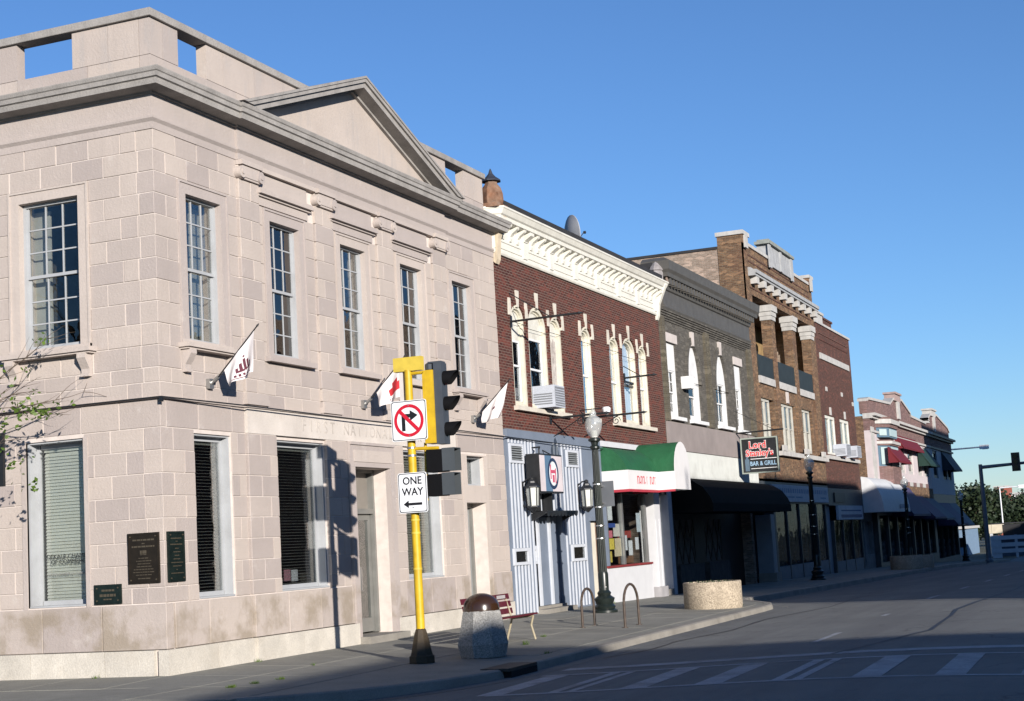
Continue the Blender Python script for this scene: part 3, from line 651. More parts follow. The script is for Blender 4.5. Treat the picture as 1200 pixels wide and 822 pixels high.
pa = plaque(Tl, .08, .65, 1.385, 2.15, BRONZE, [(.86, .7, .024), (.79, .1, .016), (.73, .72, .024), (.62, .2, .05), (.57, .2, .012)] + [(.50 - .055 * k, (.3, .5, .42, .5, .62, .66, .5)[k], .012) for k in range(7)] + [(.1, .4, .014)], 1)
pb = plaque(Tf, .06, .50, 1.385, 2.15, GREENB, [(.86, .66, .018), (.8, .1, .014), (.74, .74, .018)] + [(.66 - .07 * k, (.2, .4, .25, .4, .7, .5, .1, .72)[k], .014) for k in range(8)], 1)
pc = plaque(Tl, .79, 1.29, 1.10, 1.40, GREENB, [(.7, .5, .03), (.45, .6, .04), (.25, .3, .02)], 1)
pa['label'] = 'large bronze plaque with many lines'; pb['label'] = 'narrow green bronze plaque'; pc['label'] = 'small low dark plaque'
# brick chimney seen through the parapet opening
ch = MB().box(4.6, 5.3, 4.2, 4.9, 9.05, 11.0).build('chimney', BRICKT, bank)
# thin cable strung along the belt course
tag(MB().path([(-.06, 12, 4.24), (-.06, 3, 4.2), (-.07, -.07, 4.2)], .012).path([(-.07, -.07, 4.2), (2.3, -.18, 4.19), (6.5, -.19, 4.165), (10.9, -.19, 4.18), (13.7, -.12, 4.17), (17, -.16, 4.14), (20.3, -.14, 4.12)], .012).build('facade_cable', BLACKM, None), 'thin black cable strung along the belt course of the stone bank', 'cable')
tag(MB().box(-.1, -.05, -.1, -.05, 4.12, 4.2).build('cable_clamp', BLACKM, None), 'small dark clamp holding the cable at the stone corner', 'clamp')
# ================================================================ dark red brick building with the white cornice
X0, X1 = 13.64, 26.86
rb = thing('brick_building', (X0, 0, 0), 'dark red brick building with a heavy white bracketed cornice beside the stone bank', 'building')
OA = [(14.5, 15.38, 7.12, 7.46), (15.6, 16.88, 7.05, 7.56), (17.1, 17.97, 7.12, 7.46)]
OB = [(21.82, 22.72, 7.12, 7.44), (22.97, 24.27, 7.05, 7.54), (24.5, 25.37, 7.12, 7.44)]
OS = [(19.45, 20.32, 7.12, 7.46)]
ho = [arch(a - .01, b + .01, 4.97, zs, zt + .01) for a, b, zs, zt in OA + OB + OS]
MB().wall(X0 + .01, X1, 4.38, 8.95, ho, 0, .34).build('front_wall', BRICKR, rb)
MB().box(X0, X0 + .3, .35, 16, -.4, 9.3).box(X1 - .3, X1 - .01, .35, 16, -.4, 9.3).box(X0 + .3, X1 - .3, 15.7, 16, -.4, 9.3).build('rear_wall', BRICKP, rb)
MB().box(X0 + .02, X1 - .02, .1, 15.7, 9.35, 9.5).box(X0 + .2, X1 - .1, -.26, .0, 9.625, 9.84).build('roof', ROOFK, rb)
MB().box(X0 + .3, X1 - .3, 3.4, 3.5, 0, 9).box(X0 + .3, X1 - .3, .4, 3.4, 4.0, 4.2).box(X0 + .3, X1 - .3, .4, 3.4, 8.5, 8.6).box(20.1, 20.2, .4, 3.4, 0, 4).box(X0 + .3, X1 - .3, 1.2, 3.4, -.1, .05).build('interior', DARK, rb)
OLDW = mat('peeling white window boards', (.66, .65, .58), .6, .12, 5, streak=.5, dirt=.3, dirtc=(.25, .2, .15))
def arched(parent, a, b, z0, zs, zt, m, fr=.09, d0=.03, kind='board'):
    o = MB().wall(0, 0, 0, 0, [arch(a + fr, b - fr, z0 + .08, zs, zt - fr)], d0, .2, top=arch(a, b, z0, zs, zt)).build('window', m, parent)
    # moulded inner ring, deeper
    MB().wall(0, 0, 0, 0, [arch(a + fr + .05, b - fr - .05, z0 + .14, zs, zt - fr - .05)],   .09, .16, top=arch(a + fr, b - fr, z0 + .08, zs, zt - fr)).build('window_frame', m, o)
    return o
for i, (a, b, zs, zt) in enumerate(OA + OB + OS):
    o = arched(rb, a, b, 4.97, zs, zt, CREAM)
    ia, ib = a + .14, b - .14; zm = 6.15
    if i in (0, 1):      # boarded upper part with a smaller sash below
        MB().wall(0, 0, 0, 0, [rect(ia + .05, ib - .05, 5.1, 6.75 if i else 6.6)], .12, .14, top=arch(ia, ib, 5.11, zs, zt - .14)).build('infill_board', OLDW, o)
        zt2 = 6.75 if i else 6.6
        f = MB().box(ia + .05, ia + .1, .09, .17, 5.1, zt2).box(ib - .1, ib - .05, .09, .17, 5.1, zt2).box(ia + .1, ib - .1, .09, .17, zt2 - .05, zt2).box(ia + .1, ib - .1, .09, .17, 5.95, 6.0).build('sash', WHITEP, o)
        box(o, 'pane', GLASSB, ia + .1, ib - .1, .125, .13, 6.0, zt2 - .05); box(o, 'pane', GLASS, ia + .1, ib - .1, .125, .13, 5.1, 5.95)
    elif i == 2:
        MB().sheet([arch(ia, ib, 5.11, zs, zt - .14)], .12).build('infill_board', OLDW, o)
        for k in range(5): box(o, 'board', mat('torn paper and peeling paint', (.5, .46, .42), .8, .3, 6, dirt=.5, dirtc=(.16, .1, .08)), ia + .01 + k * .095, ia + .1 + k * .095, .105, .118, 5.12, 6.9 - .05 * (k % 3))
    else:
        MB().sheet([arch(ia, ib, 5.11, zs, zt - .14)], .13).build('pane', GLASSB if i == 6 else GLASS, o)
        MB().box(ia, ib, .09, .14, 6.1, 6.16).build('meeting_rail', WHITEP if i != 4 else DARKC, o)
        if i == 4:
            rows = [[(ia - .02 + (ib - ia + .04) * k / 20,   .22 + .03 * math.sin(k * 1.9), z) for k in range(21)] for z in (5.0, 6.2, 7.4)]
            MB().quads(rows).build('curtain', mat('pale blue white net curtain', (.62, .68, .74), .9, .12, 1.2), o, smooth=60)
            MB().box(ia, ib, .07, .09, 6.2, 6.26).build('dark_rail', BLACKM, o)
        elif i == 3 or i == 5:
            box(o, 'shade', OLDW, ia, ib, .17, .18, 5.1, 7.3)
STN = mat('cream painted stone trim', (.62, .58, .50), .7, .1, 5, dirt=.3)
for a, b, zs, zt in OA + OB + OS:
    c = (a + b) / 2
    MB().prism([(c - .06, zt - .05), (c + .06, zt - .05), (c + .1, zt + .36), (c - .1, zt + .36)], 'd', -.03, .1).build('keystone', STN, rb)
for x in (14.42, 15.49, 16.99, 18.04, 19.38, 20.39, 21.74, 22.845, 24.385, 25.46):
    MB().prism([(x - .085, 7.16), (x + .085, 7.16), (x + .085, 7.3), (x + .06, 7.58), (x - .06, 7.58), (x - .085, 7.3)], 'd', -.03, .06).build('impost', STN, rb)
for a, b in ((14.38, 15.5), (15.53, 16.95), (16.98, 18.12), (19.35, 20.42), (21.72, 25.6)): box(rb, 'sill', STN, a, b, -.12, .2, 4.86, 4.965)
# brick relieving arches
for a, b, zs, zt in OA + OB + OS:
    MB().wall(0, 0, 0, 0, [arch(a - .02, b + .02, zs - .1, zs, zt + .01)], -.015, .02, top=arch(a - .14, b + .14, zs - .1, zs, zt + .15)).build('arch_hood', BRICKR, rb)
# cornice
CPATH = [((X0 - .05, .3), (-1, 0)), ((X0 - .05, 0), (-.35, -1)), ((X1 - .15, 0), (.5, -1)), ((X1 - .15, .3), (.5, 0))]
sweep(rb, 'cornice', CREAMW, CPATH, [(-.1, 8.56), (.05, 8.56), (.07, 8.6), (.07, 8.66), (.03, 8.68), (.03, 9.22), (.09, 9.26), (.09, 9.30), (.30, 9.33), (.31, 9.42), (.35, 9.45), (.40, 9.56), (.42, 9.58), (.42, 9.62), (.1, 9.64), (-.1, 9.64)])
n = 7; bw = (X1 - .3 - X0 - .1) / n
for k in range(n + 1):
    x = X0 + .1 + k * bw
    MB().box(x - .13, x + .13, -.075, .0, 8.68, 9.1).prism([(0, 9.1), (-.1, 9.1), (-.1, 9.12), (-.28, 9.24), (-.28, 9.32), (0, 9.32)], 'u', x - .12, x + .12).build('bracket', CREAMW, rb)
    if k < n:
        for j in (1, 2, 3):
            u = x + bw * j / 4
            MB().prism([(0, 8.98), (-.06, 8.98), (-.08, 9.05), (-.07, 9.1), (-.12, 9.16), (-.26, 9.26), (-.28, 9.32), (0, 9.32)], 'u', u - .065, u + .065).build('bracket', CREAMW, rb)
        MB().wall(0, 0, 0, 0, [rect(x + .24, x + bw - .24, 8.76, 8.9)], -.05, .0, top=rect(x + .2, x + bw - .2, 8.73, 8.93)).build('frieze_panel', CREAMW, rb)
# corner finials
RUST = mat('rusted sheet metal', (.16, .075, .04), .8, .4, 6, streak=.7, dirt=.5, dirtc=(.45, .36, .28), bmp=.01)
MB().box(X0 - .35, X0 + .3, -.32, .25, 9.60, 9.7).lathe([(.27, 9.7), (.30, 9.8), (.29, 9.95), (.24, 10.1), (.16, 10.2), (.155, 10.28)], (X0 - .02, -.05, 0), 8).build('finial', RUST, rb)
MB().lathe([(.25, 10.27), (.24, 10.30), (.13, 10.38), (.06, 10.46), (.025, 10.56), (.001, 10.6)], (X0 - .02, -.05, 0), 8).build('finial_cap', mat('dark slate cap', (.03, .035, .05), .6, .2), rb)
MB().prism([(0, 8.35), (-.05, 8.3), (-.1, 8.4), (-.14, 8.9), (-.34, 9.5), (-.34, 9.6), (0, 9.6)], 'u', X0 - .02, X0 + .2).build('end_console', mat('cream console with rust streaks', (.62, .52, .38), .7, .15, 4, streak=.7, dirt=.4, dirtc=(.3, .15, .07)), rb)
MB().prism([(0, 8.42), (-.05, 8.42), (-.1, 8.55), (-.14, 8.9), (-.40, 9.5), (-.40, 9.62), (0, 9.62)], 'u', X1 - .28, X1 - .1).build('end_console', CREAMW, rb)
MB().lathe([(.22, 9.64), (.23, 9.95), (.2, 10.02), (.24, 10.05), (.18, 10.16), (.08, 10.28), (.001, 10.34)], (X1 + .12, .0, 0), 8).build('finial', mat('grey tarnished finial', (.30, .28, .28), .6, .2, 5, dirt=.5), rb)
tag(MB().path([(X1 + .35, -.05, 10.15), (X1 + .45, -.2, 9.95), (X1 + .35, -.28, 9.7), (X1 + .12, -.3, 9.5)], .045).build('vent_pipe', mat('brown painted pipe', (.2, .15, .12), .6, .2, 4), None), 'bent brown pipe at the right end of the white cornice', 'pipe')
# dish on the roof
ds = thing('satellite_dish', (20.9, .7, 9.8), 'grey satellite dish standing on the roof edge above the white cornice', 'satellite dish')
pts = []
for k in range(6):
    r_ = .52 * k / 5; pts.append((r_, .16 * (k / 5) ** 2))
c_ = Vector((20.9, .7, 10.33)); ax1 = Vector((.69, -.72, .08)).normalized(); q_ = ax1.to_track_quat('Z', 'Y')
mb = MB(); prof = pts + [(r_, h_ - .02) for r_, h_ in reversed(pts)]
mb.lathe(prof, (0, 0, 0), 20); mb.v = [tuple(c_ + q_ @ Vector(v)) for v in mb.v]; mb.build('dish', mat('pale grey dish', (.32, .33, .35), .6, .1), ds, smooth=50)
MB().tube((20.9, .75, 9.6), (20.9, .72, 10.25), .035).build('mast', BLACKM, ds)
MB().path([c_ + ax1 * .1 + Vector((0, 0, -.45)), c_ + ax1 * .5, ], .012).tube(c_ + ax1 * .5, c_ + ax1 * .56, .04).build('feed_arm', BLACKM, ds)
# air conditioner in the middle window
acm = mat('white enamel air conditioner', (.48, .51, .57), .5, .06, 4)
def aircon(x0, x1, y0, z0, z1, label):
    t = thing('air_conditioner', ((x0 + x1) / 2, .2, z0), label, 'air conditioner', 'window air conditioners')
    MB().box(x0, x1, y0, .3, z0, z1).build('case', acm, t)
    g = MB().box(x0 + .04, x1 - .04, y0 - .012, y0, z0 + .04, z1 - .04).build('grille', mat('grey grille', (.2, .21, .23), .6), t)
    for k in range(7):
        z = z0 + .06 + (z1 - z0 - .12) * k / 7; box(g, 'fin', acm, x0 + .045, x1 - .045, y0 - .02, y0 - .012, z, z + .02)
    s_ = MB()
    for k in range(5): s_.box(x0 - .008, x0, y0 + .06, .1, z0 + .08 + k * .06, z0 + .11 + k * .06)
    s_.build('side_vents', mat('grey grille', (.2, .21, .23), .6), t, kind='stuff')
    return t
aircon(15.98, 16.7, -.45, 5.0, 5.55, 'white window air conditioner in the middle of the three left arched windows')
# iron sign brackets on the brickwork
def bracket(label, x, z, L_, extra=0, scroll=True):
    t = thing('iron_bracket', (x, 0, z), label, 'bracket', 'old iron sign brackets')
    MB().tube((x, .03, z), (x, -L_, z + .02), .028).tube((x, -L_, z + .02), (x, -L_ - .12, z + .02), .04, .005).build('bar', BLACKM, t)
    box(t, 'wall_plate', BLACKM, x - .05, x + .05, -.03, .0, z - .14, z + .14)
    MB().tube((x, 0, z - .5 if extra == 0 else z + extra), (x, -L_ * .6, z), .012).build('stay', BLACKM, t)
    if scroll:
        c = [(x, -L_ * .55 - .13 * (1 - k / 16) * math.cos(k * .75), z - .14 + .13 * (1 - k / 16) * math.sin(k * .75)) for k in range(14)]
        MB().path(c, .011, 5).build('scroll', BLACKM, t)
    return t
bracket('long straight iron bar standing out across the arched window group nearest the bank', 14.47, 7.0, 1.75, .7, False)
bracket('iron bracket with a scroll low on the brick wall over the blue boarded front', 16.75, 4.78, 1.5, 0)
bracket('iron bracket under the narrow single arched window, behind the globe lamp', 19.2, 4.92, 1.7, 0)
bracket('short iron bar across the middle of the right hand arched windows', 23.0, 6.3, .9, .35, False)
fl = thing('floodlight', (19.0, -.6, 4.98), 'small white floodlight on the wall bracket left of the globe lamp', 'lamp')
MB().lathe([(.03, 0), (.1, .05), (.12, .16), (.08, .2)], (19.0, -.75, 4.95), 12).build('shade', SIGNW, fl, smooth=40); MB().tube((19.0, 0, 5.12), (19.0, -.75, 5.13), .015).build('arm', BLACKM, fl)
# ---- boarded slate blue front
MB().wall(X0 + .02, 20.27, -.4, 4.375, [rect(15.06, 17.12, -.1, 2.38), rect(19.22, 19.9, -.1, 2.18)], -.03, .3).build('boarded_front', SLATE, rb)
box(rb, 'head_band', SLATE, X0 + .02, 20.27, -.075, -.03, 4.16, 4.376)
WHB = mat('white painted battens', (.56, .59, .64), .55, .05, 6, dirt=.3, dirtc=(.35, .4, .5))
def batten(x, z0, z1): box(rb, 'batten', WHB, x - .022, x + .022, -.062, -.03, z0, z1)
for k in range(7):
    x = 13.80 + k * .205
    for z0, z1 in ((.03, 1.19), (1.585, 3.575), (4.055, 4.155)):
        if x < 13.72 or x > 14.7: 
            if z0 == .03: batten(x, .03, 4.155)
        else: batten(x, z0, z1)
for k in range(9): batten(15.2 + k * .225, 2.44, 2.83 + (1.32 if k in (0, 1, 7, 8) else .0) + (.5 if 1 < k < 7 else 0))
for k in range(7):
    x = 17.32 + k * .235
    for z0, z1 in ((.03, 1.17), (1.60, 3.575), (4.03, 4.155)):
        if x < 17.55 or x > 18.6:
            if z0 == .03: batten(x, .03, 4.155)
        else: batten(x, z0, z1)
def louver(x0, x1, z0, z1):
    o = MB().wall(0, 0, 0, 0, [rect(x0 + .07, x1 - .07, z0 + .06, z1 - .06)], -.08, -.03, top=rect(x0, x1, z0, z1)).build('vent', WHB, rb)
    box(o, 'vent_back', DARK, x0 + .07, x1 - .07, -.036, -.031, z0 + .06, z1 - .06)
    for k in range(6):
        z = z0 + .07 + k * (z1 - z0 - .12) / 6
        MB().add([(x0 + .07, -.078, z), (x1 - .07, -.078, z), (x1 - .07, -.04, z + .04), (x0 + .07, -.04, z + .04)], [(0, 1, 2, 3)]).build('louvre_slat', mat('grey louvre', (.22, .24, .25), .6), o)
louver(13.80, 14.65, 3.58, 4.04); louver(17.62, 18.5, 3.58, 4.02)
def smallwin(x0, x1, z0, z1, par):
    o = MB().wall(0, 0, 0, 0, [rect(x0 + .09, x1 - .09, z0 + .07, z1 - .07)], -.085, -.03, top=rect(x0, x1, z0, z1)).build('small_window', WHB, par)
    box(o, 'pane', GLASS, x0 + .09, x1 - .09, -.045, -.04, z0 + .07, z1 - .07); box(o, 'backing', mat('brown dark board', (.07, .06, .045), .8, .3), x0 + .09, x1 - .09, -.034, -.031, z0 + .07, z1 - .07)
smallwin(13.70, 14.66, 1.19, 1.58, rb); smallwin(17.6, 18.68, 1.17, 1.595, rb)
# recessed entrance
MB().box(15.07, 17.11, .12, .16, -.1, 2.37).box(15.065, 15.09, -.025, .12, -.1, 2.37).box(17.09, 17.115, -.025, .12, -.1, 2.37).box(15.09, 17.09, -.02, .12, 2.34, 2.37).build('entrance_recess', SLATE, rb)
box(rb, 'side_light', GLASS, 15.12, 15.48, .085, .09, 1.7, 2.3); box(rb, 'side_light_back', DARK, 15.12, 15.48, .10, .119, 1.7, 2.3)
de = MB().box(15.62, 16.9, .07, .11, .17, 2.3).build('door', SLATE, rb)
for x in (15.56, 16.33): box(de, 'door_trim', WHB, x - .06, x + .06, .02, .07, .17, 2.3)
MB().wall(0, 0, 0, 0, [rect(15.2, 15.42, 1.26, 1.52)], .04, .11, top=rect(15.1, 15.5, 1.18, 1.62)).build('door_window', WHB, de); box(de, 'pane', GLASS, 15.2, 15.42, .095, .098, 1.26, 1.52)
MB().box(15.06, 17.12, -.3, .11, -.1, .1).box(15.12, 17.05, -.05, .11, .1, .165).build('entrance_step', KERB, rb)
# scalloped canopy over the door
mb = MB(); mb.box(15.0, 17.15, -.45, -.03, 2.40, 2.44)
for k in range(9): mb.prism([(15.0 + k * .239, 2.4), (15.239 + k * .239, 2.4), (15.2 + k * .239, 2.33), (15.12 + k * .239, 2.30), (15.04 + k * .239, 2.33)], 'd', -.45, -.43)
mb.build('door_canopy', BLACKM, rb)
MB().prism([(-.03, 2.2), (-.45, 2.39), (-.03, 2.39)], 'u', 15.0, 15.03).prism([(-.03, 2.2), (-.45, 2.39), (-.03, 2.39)], 'u', 17.12, 17.15).build('canopy_bracket', BLACKM, rb, kind='stuff')
# boarded door at the right of the blue front
bd = box(rb, 'side_door', mat('cream board door', (.66, .62, .52), .6, .1, 3, streak=.3), 19.24, 19.62, .0, .04, .05, 2.14); box(rb, 'side_door_edge', mat('brown rotted door edge', (.2, .12, .08), .8, .3, 8), 19.62, 19.88, .02, .06, .05, 2.14)
box(rb, 'door_head', SLATE, 19.12, 20.0, -.10, -.03, 2.19, 2.3)
LPG = mat('frosted lantern glass', (.52, .54, .50), .25, .15, 6)
def lantern(x, label):
    t = thing('wall_lantern', (x, -.03, 2.85), label, 'lantern', 'black carriage lanterns on the blue front')
    y = -.30
    MB().box(x - .06, x + .06, -.06, -.03, 2.7, 3.15).path([(x, -.05, 3.1), (x, -.18, 3.2), (x, y, 3.2)], .018).path([(x, -.05, 2.6), (x, -.2, 2.45), (x, y, 2.47)], .015).build('bracket', BLACKM, t)
    cg = MB()
    for k in range(6):
        a = math.pi / 3 * k; b = a + math.pi / 3
        cg.tube((x + .13 * math.cos(a), y + .13 * math.sin(a), 2.55), (x + .155 * math.cos(a), y + .155 * math.sin(a), 3.0), .014, n=5)
    cg.lathe([(.12, 2.5), (.16, 2.53), (.15, 2.56)], (x, y, 0), 6).lathe([(.19, 2.99), (.18, 3.02), (.10, 3.1), (.09, 3.14), (.05, 3.18), (.06, 3.22), (.02, 3.25)], (x, y, 0), 6).lathe([(.02, 2.40), (.05, 2.43), (.12, 2.5)], (x, y, 0), 6)
    cg.build('cage', BLACKM, t)
    for k in range(6):
        a = math.pi / 3 * k + .06; b = a + math.pi / 3 - .12
        MB().add([(x + .125 * math.cos(a), y + .125 * math.sin(a), 2.56), (x + .125 * math.cos(b), y + .125 * math.sin(b), 2.56), (x + .15 * math.cos(b), y + .15 * math.sin(b), 2.99), (x + .15 * math.cos(a), y + .15 * math.sin(a), 2.99)], [(0, 1, 2, 3)]).build('pane', LPG, t)
    MB().tube((x, y, 2.55), (x, y, 2.8), .035).build('candle_tube', mat('cream candle tube', (.7, .68, .5), .5), t)
lantern(14.5, 'black carriage lantern on the blue front left of the hanging sign'); lantern(18.33, 'black carriage lantern on the blue front right of the hanging sign')
# hanging box sign
hs = thing('hanging_sign', (15.4, -.2, 3.3), 'square box sign with an oval emblem above the door of the blue front', 'sign')
MB().box(14.62, 16.18, -.46, -.12, 2.86, 3.8).build('case', BLACKM, hs)
fc = box(hs, 'face', mat('pale pink sign face', (.62, .56, .58), .5, .12, 1.5), 14.66, 16.14, -.468, -.46, 2.90, 3.76)
box(fc, 'blue_stripe', mat('blue grey sign stripe', (.10, .18, .28), .5, .1), 14.98, 15.42, -.472, -.468, 2.90, 3.76)
def oval(cx, cz, rx, rz, d0, d1, m, nm, hole=None):
    l = [(cx + rx * math.cos(2 * math.pi * k / 32), cz + rz * math.sin(2 * math.pi * k / 32)) for k in range(32)]
    h_ = [[(cx + (rx - hole) * math.cos(2 * math.pi * k / 32), cz + (rz - hole * .9) * math.sin(2 * math.pi * k / 32)) for k in range(32)]] if hole else []
    MB().wall(0, 0, 0, 0, h_, d0, d1, top=l).build(nm, m, fc)
oval(15.5, 3.33, .36, .38, -.476, -.472, mat('navy oval ring', (.02, .04, .09), .5), 'oval_ring', .09)
oval(15.5, 3.33, .27, .295, -.475, -.4725, mat('white oval', (.7, .74, .76), .5), 'oval_field')
MB().box(15.3, 15.36, -.48, -.476, 3.2, 3.55).box(15.36, 15.62, -.48, -.476, 3.34, 3.42).box(15.62, 15.68, -.48, -.476, 3.1, 3.46).box(15.44, 15.56, -.482, -.476, 3.12, 3.3).build('emblem', mat('red pink emblem', (.5, .08, .14), .5), fc)
MB().path([(15.1, -.29, 3.8), (15.1, -.29, 3.92), (15.16, -.29, 3.98), (15.22, -.2, 3.98), (15.22, -.03, 3.98)], .02).tube((16.0, -.29, 3.8), (16.0, -.03, 3.95), .015).build('hook', BLACKM, hs)
for x_ in (14.95, 15.75): box(hs, 'support', BLACKM, x_, x_ + .05, -.3, -.05, 2.44, 2.86)
# ---- green and white awning shop
WS = mat('white painted shop boards', (.62, .63, .65), .5, .04, 3, dirt=.2, dirtc=(.5, .5, .55))
MB().box(20.28, 26.55, -.06, .3, 4.22, 4.37).build('fascia', WS, rb)
MB().box(20.30, 24.35, -.05, .3, -.3, .90).build('shop_bulkhead', WS, rb)
box(rb, 'sill', mat('dark red painted sill', (.22, .03, .03), .5, .1), 20.3, 24.3, -.10, .3, .903, .96)
MB().box(20.28, 20.56, -.04, .3, .965, 4.21).build('shop_pier', SLATE, rb)
for x in (20.58, 21.95, 24.1): box(rb, 'shop_mullion', ALU, x, x + .1, -.02, .12, .965, 2.95)
for a, b in ((20.68, 21.95), (22.05, 24.1)): box(rb, 'shop_pane', SHOWG, a, b, .03, .036, .965, 2.95)
MB().box(20.56, 26.5, .0, .3, 2.95, 4.215).build('shop_head', DARK, rb)
MB().box(20.4, 26.5, 2.5, 2.55, 0, 3).build('shop_back_wall', mat('shop back wall', (.14, .12, .10), .9, .3), rb)
posters = [(20.72, .55, 2.2, .5, (.75, .78, .8)), (20.72, .8, 2.0, .12, (.05, .1, .35)), (20.75, .5, 1.72, .2, (.7, .2, .25)), (20.9, .45, 1.4, .3, (.75, .6, .1)), (20.78, .3, 1.05, .3, (.65, .5, .1)), (21.35, .55, 1.75, .35, (.7, .66, .6)), (21.3, .6, 1.2, .5, (.68, .58, .4)),
           (22.2, .28, 1.35, .42, (.75, .77, .8)), (22.62, .35, 1.2, .42, (.76, .78, .8)), (23.2, .3, 1.35, .35, (.75, .77, .8)), (23.45, .36, 1.85, .55, (.6, .68, .75)), (22.1, 1.5, 1.7, .2, (.35, .05, .04)), (22.4, 1.3, .98, .2, (.2, .1, .05))]
for k, (x, w_, z, h, c) in enumerate(posters):
    box(rb, 'poster' if k not in (11, 12) else 'display_shelf', mat('poster %d' % k, c, .6, .12, 9), x, x + w_, .05 + .01 * (k % 3) if k < 11 else .3, .056 + .01 * (k % 3) if k < 11 else .6, z, z + h)
MB().box(24.55, 25.12, -.16, .3, .22, 2.98).build('shop_column', WS, rb); MB().box(24.47, 25.2, -.24, .3, -.2, .22).build('column_base', mat('grey column base', (.36, .35, .36), .7, .1, 4), rb)
MB().box(24.6, 24.72, -.175, -.16, .24, 2.2).box(24.95, 25.07, -.175, -.16, .24, 2.2).build('column_fillet', WS, rb, kind='stuff')
dd = MB().box(25.2, 25.3, .5, .56, .1, 2.9).box(26.1, 26.4, .5, .56, .1, 2.9).box(25.3, 26.1, .5, .56, .1, .75).box(25.3, 26.1, .5, .56, 2.2, 2.3).build('door', WS, rb)
box(dd, 'pane', GLASS, 25.3, 26.1, .52, .526, .75, 2.2); box(dd, 'pane', GLASS, 25.3, 26.1, .52, .526, 2.3, 2.9)
MB().box(26.45, 26.84, -.03, .5, -.2, 4.2).build('pier', mat('white pier', (.6, .62, .66), .6, .1), rb)
box(rb, 'door_step', KERB, 25.2, 26.45, -.05, .5, -.2, .09)
GREEN = mat('green awning canvas', (.012, .10, .038), .7, .15, 2, dirt=.4, dirtc=(.02, .07, .04), bmp=.02, bscale=5); AWW = mat('white awning vinyl', (.70, .69, .69), .5, .03, 3); AWR = mat('red awning trim', (.4, .03, .05), .6)
yf = -.78; prof = [(0.0, 4.19), (-.16, 4.17), (-.36, 4.09), (-.55, 3.93), (-.69, 3.73), (yf, 3.52)]
aw = MB().prism(prof + [(0, 3.52)], 'u', 20.36, 23.12).build('awning', GREEN, rb, smooth=25)
MB().box(20.35, 23.12, yf - .012, yf, 3.0, 3.52).box(20.35, 20.362, yf, -.0, 3.0, 3.52).build('valance', AWW, aw); MB().box(20.34, 23.12, yf - .02, yf - .01, 2.93, 3.0).box(20.34, 20.355, yf - .01, -.0, 2.93, 3.0).build('valance_trim', AWR, aw)
for k, (x_, w_) in enumerate(((21.15, .14), (21.31, .12), (21.46, .1), (21.6, .13), (21.76, .1), (22.0, .05), (22.3, .13), (22.46, .1), (22.6, .12), (22.75, .08))):
    MB().box(x_, x_ + w_ * .35, yf - .016, yf - .012, 3.15 + .0 * k, 3.37 - .03 * (k % 2)).box(x_ + w_ * .35, x_ + w_, yf - .016, yf - .012, 3.33 - .16 * (k % 3 == 1), 3.37 - .16 * (k % 3 == 1)).build('awning_letter', SIGNR, aw)
bx0, bx1, by = 23.12, 24.68, -1.28; cxx = (bx0 + bx1) / 2
bp = [(cxx + (bx1 - bx0) / 2 * math.cos(math.pi * k / 14), 3.52 + .86 * math.sin(math.pi * k / 14)) for k in range(15)]
barrel = MB().prism(bp, 'd', by, -.0).build('barrel_awning', GREEN, rb, smooth=25)
MB().prism([(bx1 + .005, 3.0), *[(cxx + (bx1 - bx0 + .01) / 2 * math.cos(math.pi * k / 14), 3.52 + .865 * math.sin(math.pi * k / 14)) for k in range(15)], (bx0 - .005, 3.0)], 'd', by - .014, by - .002).box(bx0 - .006, bx0 + .006, by - .002, 0, 3.0, 3.518).box(bx1 - .006, bx1 + .006, by - .002, 0, 3.0, 3.518).build('end_cap', AWW, barrel)
MB().box(bx0 - .012, bx0 - .002, by, 0, 2.94, 3.0).build('valance_trim', AWR, barrel)
# ================================================================ grey painted brick building
X0, X1 = 26.90, 38.78
gb = thing('grey_brick_building', (X0, 0, 0), 'grey painted brick building with arched windows, a dark cornice and a black awning', 'building')
GWn = [('r', 27.5, 28.55, 5.45, 7.83), ('a', 29.8, 31.25, 5.45, 8.02), ('a', 33.35, 34.85, 5.45, 8.04), ('r', 36.15, 37.15, 5.42, 7.83)]
def ogive(a, b, z0, zs, zt, n=8):
    c = (a + b) / 2; h = (b - a) / 2; L_ = [(a, z0), (b, z0)]
    for k in range(n + 1): t_ = k / n; L_.append((b - h * (t_ ** 1.6), zs + (zt - zs) * math.sin(t_ * math.pi / 2)))
    for k in range(n, -1, -1):
        t_ = k / n
        if t_ < 1: L_.append((a + h * (t_ ** 1.6), zs + (zt - zs) * math.sin(t_ * math.pi / 2)))
    return L_
ho = [rect(a - .01, b + .01, z0, z1) if t_ == 'r' else ogive(a - .01, b + .01, z0, 6.85, z1) for t_, a, b, z0, z1 in GWn]
MB().wall(X0 + .01, X1, 4.36, 9.2, ho, 0, .34).build('front_wall', BRICKG, gb)
MB().box(X0, X0 + .3, .36, 18, -.5, 9.9).box(X1 - .3, X1 - .01, .36, 18, -.5, 9.2).box(X0 + .3, X1 - .3, 17.7, 18, -.5, 9.2).build('rear_wall', BRICKP, gb)
MB().prism([(.1, 10.0), (.1, 10.32), (17.7, 9.4), (17.7, 9.2)], 'u', X0 + .02, X1 - .02).build('roof', ROOFK, gb)
MB().box(X0 + .3, X1 - .3, 3.4, 3.5, -.3, 9).box(X0 + .3, X1 - .3, .4, 3.4, 4.0, 4.2).box(X0 + .3, X1 - .3, .4, 3.4, 8.7, 8.8).box(X0 + .3, X1 - .3, .9, 3.4, -.25, -.1).build('interior', DARK, gb)
for x, w_ in ((27.1, .3), (32.3, .55), (38.45, .6)): box(gb, 'pilaster', BRICKG2, x - w_ / 2, x + w_ / 2, -.09, .0, 5.28, 8.6)
